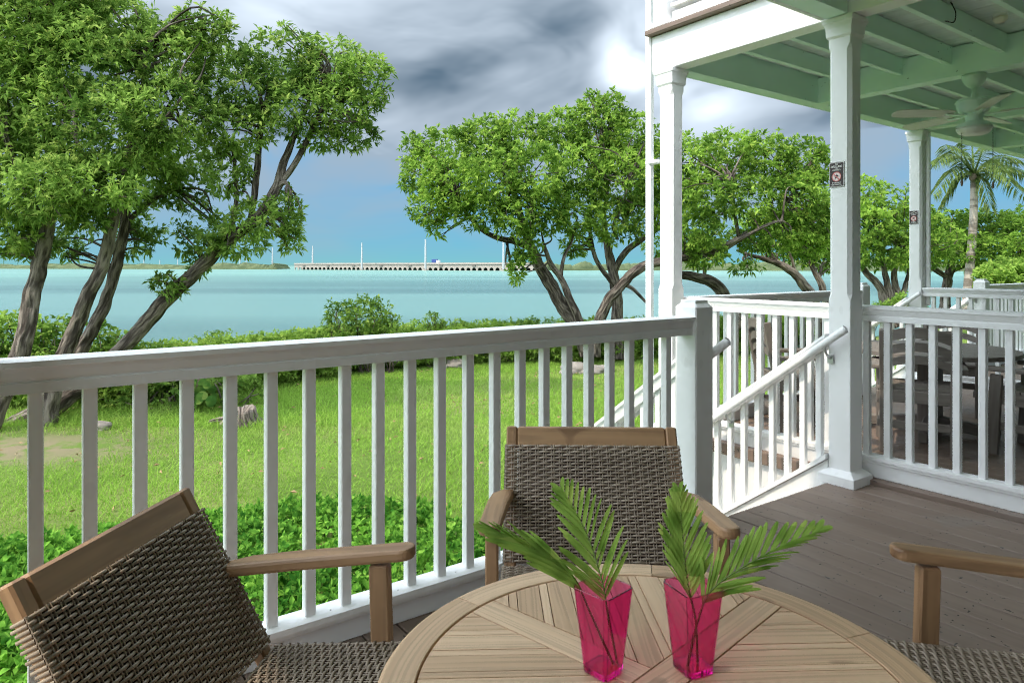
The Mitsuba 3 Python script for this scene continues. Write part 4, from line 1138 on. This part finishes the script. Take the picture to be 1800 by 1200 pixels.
def armchair(label, C, facing, w, seed):
    k = thing('wicker_armchair', label, 'armchair')
    fx = np.array([facing[0], facing[1], 0.0]); fx /= np.linalg.norm(fx); fy = np.cross(UP, fx)
    M = np.stack([fx, fy, UP], 1)
    C = np.array([C[0], C[1], 0])
    W = lambda v: np.asarray(v) @ M.T + C
    def wp(name, vfu, mat='teak_chair', smooth=False, **kw):
        return put(k, name, (W(vfu[0]),) + tuple(vfu[1:]), mat, smooth, **kw)
    h = w / 2
    x0, z0, x1, z1 = -.245, .385, -.475, .800
    d = np.array([x1 - x0, 0, z1 - z0]); Lb = np.linalg.norm(d); d /= Lb
    nf = np.array([d[2], 0, -d[0]])                       # out of the front of the back
    P = lambda s, y, n=0.0: np.array([x0, 0, z0]) + d * s + np.array([0, y, 0]) + nf * n
    R_ = np.stack([np.array([0, 1.0, 0]), nf, d], 1)       # local: x across, y out, z up the back
    for sg in (-1, 1):
        wp('back_post', xf(cbox((.036, .032, Lb + .10), .005, 2), R_, P((Lb - .10) / 2, sg * (h - .018))))
        wp('rear_leg', bar((x0 + .012, sg * (h - .018), z0 - .02), (x0 - .07, sg * (h - .018), 0), .034, .042, .004, up=(1, 0, 0)))
        # arm: a board that widens outwards, its front end rounded
        pts = [(-.395, h - .030), (-.395, h - .004), (-.31, h + .040), (-.20, h + .050), (.04, h + .055)]
        for t in np.linspace(0, math.pi, 9):
            pts.append((.075 + .030 * math.sin(t), h + .025 + .030 * math.cos(t)))
        pts += [(.04, h - .005), (-.18, h - .014)]
        v, f = prism(Polygon(pts).buffer(.0), .030)
        inn = 1.0
        v = v * [1, sg, 1]; f = f if sg > 0 else f[:, ::-1]
        v = v + [0, 0, .590]; v[:, 2] += (v[:, 0] + .395) * .118
        # ease the edges: pull the rim of the top and bottom faces in with a second ring
        uv = np.stack([v[:, 0] + seed, v[:, 1] + v[:, 2] + 10 * (seed * 5 + sg + 3)], 1)
        wp('arm', arm_mesh(pts, sg, seed))
        wp('front_leg', bar((.018, sg * (h + .022), .630), (.038, sg * (h + .020), 0.0), .034, .048, .004, up=(1, 0, 0)))
        wp('seat_rail', bar((x0 - .02, sg * (h - .02), .388), (.11, sg * (h - .02), .415), .03, .045, .004))
    wp('top_rail', xf(cbox((2 * h - .072, .030, .075), .007, 0), R_, P(Lb - .0375, 0)))
    wp('lower_rail', xf(cbox((2 * h - .072, .028, .04), .004, 0), R_, P(.0, 0)))
    wp('front_rail', bar((.125, -h + .012, .412), (.125, h - .012, .412), .03, .045, .004))
    wp('stretcher', bar((-.29, -h + .03, .2), (-.29, h - .03, .2), .025, .035, .004))
    sb0, sb1 = .045, Lb - .064
    hw_ = h + .003
    zs_ = lambda x: .442 + (x + .06) * .09 - .028
    Pf = lambda s, t: np.array([P(sb0 + (sb1 - sb0) * t, 0, .018)]) + np.outer(s * 2 - 1, [0, hw_, 0])
    Pb = lambda s, t: np.array([P(sb0 + (sb1 - sb0) * t, 0, -.020)]) + np.outer(s * 2 - 1, [0, hw_, 0])
    v, f, uv = weave(Pf, Pb, 38, max(10, int(round(2 * h / .0255))), .0037, .0027, nf, .0037, .0018, seed)
    wp('back_gap_shade', xf(cbox((2 * h - .08, .014, sb1 - sb0 - .01), .002, 0), R_, P((sb0 + sb1) / 2, 0)), 'gap_shade')  # dark panels added inside the weave to give its gaps their shade
    wp('seat_gap_shade', bar((-.235, 0, zs_(-.235)), (.14, 0, zs_(.14)), 2 * h - .03, .03, .003), 'gap_shade')
    put(k, 'wicker_back', (W(v), f, uv), 'wicker', True, kind='stuff')
    zs = lambda x: .442 + (x + .06) * .09
    Sf = lambda s, t: np.array([[-.24 + .385 * t, 0, zs(-.24 + .385 * t)]]) + np.outer(s * 2 - 1, [0, h + .004, 0])
    Sb = lambda s, t: np.array([[-.24 + .385 * t, 0, zs(-.24 + .385 * t) - .055]]) + np.outer(s * 2 - 1, [0, h + .004, 0])
    v, f, uv = weave(Sf, Sb, 36, max(10, int(round(2 * h / .0255))), .0037, .0027, UP, .0037, .0018, seed + 1)
    put(k, 'wicker_seat', (W(v), f, uv), 'wicker', True, kind='stuff')
    return k


def arm_mesh(pts, sg, seed):
    """the arm as a slab with rounded edges, rising a little to the front"""
    p = Polygon(pts)
    rings = []
    from shapely.geometry import LinearRing
    n = 110
    def ring(poly, z):
        r = LinearRing(poly.exterior.coords)
        q = np.array([r.interpolate(t, normalized=True).coords[0] for t in np.linspace(0, 1, n, endpoint=False)])
        if not r.is_ccw:
            q = q[::-1]
        i = np.argmin(np.abs(q[:, 0] + .395) + np.abs(q[:, 1] - pts[0][1]))
        return np.column_stack([np.roll(q, -i, 0), np.full(n, z)])
    for ins, z in ((.008, 0), (.0025, .002), (0, .008), (0, .022), (.0025, .028), (.008, .030)):
        rings.append(ring(p.buffer(-ins), z))
    v, f = loft(np.array(rings), cap=False)
    caps_v, caps_f = [], []
    for r, flip in ((rings[0], True), (rings[-1], False)):
        c = r.mean(0)
        o = len(v) + sum(len(q) for q in caps_v)
        caps_v.append(np.vstack([r, c]))
        ff = np.array([[i, (i + 1) % n, n] for i in range(n)]) + o
        caps_f.append(ff[:, ::-1] if flip else ff)
    v, f = np.vstack([v] + caps_v), np.vstack([f] + caps_f)
    uv = np.stack([v[:, 0] + seed * 1.7, v[:, 1] + .6 * v[:, 2] + 10 * (seed * 5 + sg + 3)], 1)
    v = v * [1, sg, 1]
    f = f if sg > 0 else f[:, ::-1]
    v[:, 2] += .590 + (v[:, 0] + .395) * .118
    return v, f, uv


armchair('wicker and teak armchair at the lower left, its reclined back turned to us', (-.372, 1.39), (.99, -.12), .53, 1)
armchair('wicker and teak armchair facing us behind the table, in front of the newel post', (.254, 1.88), (-.03, -1), .572, 4)
armchair('wicker and teak armchair cut off at the lower right, only its arm and seat showing', (1.01, 1.375), (-1, .03), .53, 8)

# ------------------------------------------------------------------ vases with palm fronds


def vase(label, cx, cy, rot, hgt=.136, top=.0365, bot=.0240):
    k = thing('vase', label, 'vase')
    c, s = math.cos(rot), math.sin(rot)
    def sq(r, z, ch):
        q = [(r - ch, r), (r, r - ch), (r, -r + ch), (r - ch, -r), (-r + ch, -r), (-r, -r + ch), (-r, r - ch), (-r + ch, r)][::-1]
        return [[cx + x * c - y * s, cy + x * s + y * c, ZT + z] for x, y in q]
    t = .0022
    v, f = loft(np.array([sq(bot, .0012, .005), sq(bot + (top - bot) * .5, hgt * .5, .006), sq(top, hgt - .001, .007), sq(top - .0006, hgt, .007), sq(top - t + .0006, hgt, .006), sq(top - t, hgt - .001, .006), sq(bot - t + (top - bot) * .5, hgt * .5, .005), sq(bot - t + .0006, .010, .004)]))
    put(k, 'glass_wall', (v, f), 'pink', 25)
    v, f = loft(np.array([sq(bot - t - .0006, .0022, .004), sq(bot - t - .0003, .0085, .004)]))
    put(k, 'thick_base', (v, f), 'pink_base', 25)
    return k


vase('translucent pink square vase on the table, the left one', .146, 1.110, math.radians(44))
vase('translucent pink square vase on the table, the right one', .292, 1.115, math.radians(24))


def frond(label, pts, n, Lmax, left, right, seed, w=.0068, lean=.6):
    """a cut palm leaf: rachis through pts, flat creased leaflets on both sides, each one a part. left / right: the way they reach"""
    k = thing('palm_frond', label, 'palm leaf')
    g = np.random.RandomState(seed)
    r = spline(pts, 12)
    put(k, 'rachis', tube(r, np.linspace(.0021, .0007, len(r)), 7), 'rachis', True)
    tg = unit(np.gradient(r, axis=0))
    i0 = int(len(r) * .36)
    for sgn, way in ((0, left), (1, right)):
        if way is None:
            continue
        way = unit(np.asarray(way, float))
        for j in range(n):
            q = (j + .5 * sgn + .3) / n
            i = i0 + (len(r) - 1 - i0) * q
            a = int(i); fr = i - a; b = min(a + 1, len(r) - 1)
            p = r[a] * (1 - fr) + r[b] * fr; d = tg[a]
            L = Lmax * (.80 + .25 * math.sin(q * 2.2 + .5)) * (1 - .70 * q ** 2.0) * g.uniform(.93, 1.06)
            dr_ = unit(way * (1.05 - .30 * q) + d * (lean + .45 * q) + .05 * g.randn(3))
            s = np.cross(dr_, d); s = unit(np.cross(dr_, s) * .82 + .35 * s / (np.linalg.norm(s) + 1e-9) + .08 * g.randn(3))
            nn = np.cross(s, dr_)
            ts = np.array([0, .12, .45, .80, .97, 1.0]); ws = np.array([.25, .75, 1, .85, .45, .12]) * w * .5
            sag = -.10 * L * ts ** 2
            mid = p + dr_ * (L * ts)[:, None] + UP * sag[:, None]
            rows = np.stack([mid + s * ws[:, None] + nn * (ws * .45)[:, None], mid, mid - s * ws[:, None] + nn * (ws * .45)[:, None]], 1)
            m = len(ts)
            f = []
            for x in range(m - 1):
                for y in range(2):
                    o = x * 3 + y
                    f += [[o, o + 1, o + 4], [o, o + 4, o + 3]]
            put(k, 'leaflet', (rows.reshape(-1, 3), np.array(f)), 'leaf_frond')
    return k


X = lambda u, v, y: at(u, v, y)
frond('broad light green palm leaf fanning to the left out of the left vase', [X(1078, 1168, 1.115), X(1040, 1080, 1.115), X(1003, 1008, 1.12), X(935, 966, 1.13), X(860, 930, 1.14)], 18, .112, (-.66, .05, .74), (-.95, -.2, .40), 3, .0100, .45)
frond('dark green palm leaf standing up behind the left vase', [X(1086, 1175, 1.12), X(1070, 1090, 1.12), X(1058, 1020, 1.135), X(1030, 935, 1.17), X(988, 862, 1.20)], 15, .100, (-.80, .1, .45), (.62, .1, .80), 5, .0098, .35)
frond('upright palm leaf in the right vase', [X(1226, 1178, 1.12), X(1222, 1090, 1.12), X(1208, 1020, 1.13), X(1200, 945, 1.15), X(1194, 868, 1.17)], 14, .094, (-.60, .05, .80), (.62, .05, .80), 7, .0098, .35)
frond('light green palm leaf reaching to the right out of the right vase', [X(1208, 1175, 1.11), X(1226, 1090, 1.11), X(1252, 1035, 1.11), X(1330, 982, 1.10), X(1440, 932, 1.09)], 16, .092, (.12, .1, .98), (.93, -.35, .36), 9, .0098, .25)

# ------------------------------------------------------------------ the neighbour's grey furniture


def lumber_chair(label, a, b, fa, fb, seed):
    """grey slatted armchair: (a, b) the middle of its seat, (fa, fb) the way it faces, in the building frame"""
    k = thing('patio_chair', label, 'chair')
    fx = np.array([fa, fb, 0.0]); fx /= np.linalg.norm(fx); fy = np.cross(UP, fx)
    M = np.stack([fx, fy, UP], 1); C = np.array([a, b, ZN])
    def wp(name, vfu):
        put(k, name, b_(((np.asarray(vfu[0]) @ M.T) + C,) + tuple(vfu[1:])), 'lumber')
    for s in (-1, 1):
        wp('back_post', bar((-.24, s * .215, .0), (-.235, s * .215, .44), .034, .07, .004, up=(1, 0, 0)))
        wp('back_post', bar((-.237, s * .215, .43), (-.325, s * .215, .875), .034, .062, .004, up=(1, 0, 0)))
        wp('front_leg', bar((.23, s * .255, 0), (.20, s * .255, .56), .034, .075, .004, up=(1, 0, 0)))
        wp('arm', cbox((.52, .085, .03), .006, 0, at=(-.0, s * .262, .60)))
        wp('side_rail', bar((-.24, s * .235, .385), (.22, s * .235, .40), .03, .085, .004))
        wp('lower_stretcher', bar((-.235, s * .235, .20), (.215, s * .235, .20), .028, .055, .004))
    for i, (z, hh) in enumerate(((.815, .075), (.715, .062), (.625, .055))):
        y = np.linspace(-.20, .20, 11); zc = z + .045 * (1 - (y / .20) ** 2); xx = -.245 - (z - .44) * .2 - .025 * (1 - (y / .2) ** 2)
        r = np.stack([np.stack([xx + dx, y, zc + dz], -1) for dx, dz in ((-.011, -hh / 2), (.011, -hh / 2), (.011, hh / 2), (-.011, hh / 2))], 1)
        v, f = loft(r)
        wp('back_slat', (v, f, np.stack([v[:, 1], v[:, 2] + 10 * i], 1)))
    wp('back_rail', cbox((.03, .40, .085), .004, 1, at=(-.245, 0, .40)))
    wp('rear_stretcher', cbox((.028, .40, .055), .004, 1, at=(-.24, 0, .20)))
    wp('front_rail', cbox((.03, .47, .085), .004, 1, at=(.205, 0, .395)))
    for i in range(5):
        wp('seat_slat', cbox((.088, .50, .024), .004, 1, at=(-.175 + .094 * i, 0, .445)))


lumber_chair('grey slat back patio chair seen from behind between the balusters', 5.35, 2.355, .915, .405, 1)
lumber_chair('grey patio chair at the right edge whose arm shows behind the balusters', 5.83, 1.72, .05, 1, 2)
lumber_chair('grey patio chair turned sideways, glimpsed left of the tall post', 5.18, 3.20, .80, -.6, 3)
lumber_chair('grey patio chair on the far side of the grey round table', 6.95, 2.80, -.95, -.25, 4)


def lumber_table(a, b, z, R):
    k = thing('patio_table', 'round grey slatted patio table on the neighbouring porch', 'table')
    disc = Polygon([(R * math.cos(t), R * math.sin(t)) for t in np.linspace(0, 2 * math.pi, 48, endpoint=False)])
    x = -R
    while x < R:
        q = disc.intersection(Polygon([(x, -2), (x + .135, -2), (x + .135, 2), (x, 2)]))
        if q.area > 1e-4:
            v, f = prism(q, .032)
            put(k, 'top_slat', b_((v + [a, b, z - .032], f, np.stack([v[:, 1], v[:, 0]], 1))), 'lumber')
        x += .141
    put(k, 'pedestal', b_(cbox((.14, .14, z - .1), .01, 2, at=(a, b, (z + ZN) / 2 - .02))), 'lumber')
    for t in range(4):
        c, s = math.cos(t * math.pi / 2 + .3), math.sin(t * math.pi / 2 + .3)
        put(k, 'foot', b_(bar((a + c * .06, b + s * .06, ZN + .10), (a + c * .46, b + s * .46, ZN + .045), .07, .085, .01)), 'lumber')
        put(k, 'brace', b_(bar((a + c * .06, b + s * .06, z - .075), (a + c * .45, b + s * .45, z - .055), .05, .04, .006)), 'lumber')


lumber_table(5.90, 2.50, .70, .60)

# ------------------------------------------------------------------ groups of things of one kind
GROUPS = {'porch_post': 'white porch posts', 'newel_post': 'newel posts at the ends of the railings', 'porch_railing': 'white porch railings', 'stair_railing': 'railings of the deck steps', 'wicker_armchair': 'wicker armchairs round the teak table',
          'patio_chair': 'grey chairs round the patio table', 'utility_pole': 'utility poles along the far water', 'rock': 'rocks on the lawn', 'vase': 'pink vases on the table', 'palm_frond': 'cut palm leaves in the vases', 'no_grilling_sign': 'no grilling signs on the posts',
          'tree': 'shore trees around the lawn', 'shade_tree': 'dark trees at the far right', 'bush': 'bushes along the shore', 'downspout': 'downspouts on the posts', 'porch_roof': 'porch roofs'}
for k, d in labels.items():
    n = k[:-4] if k[-4:-3] == '_' and k[-3:].isdigit() else k
    if n in GROUPS and 'category' in d:
        d['group'] = GROUPS[n]
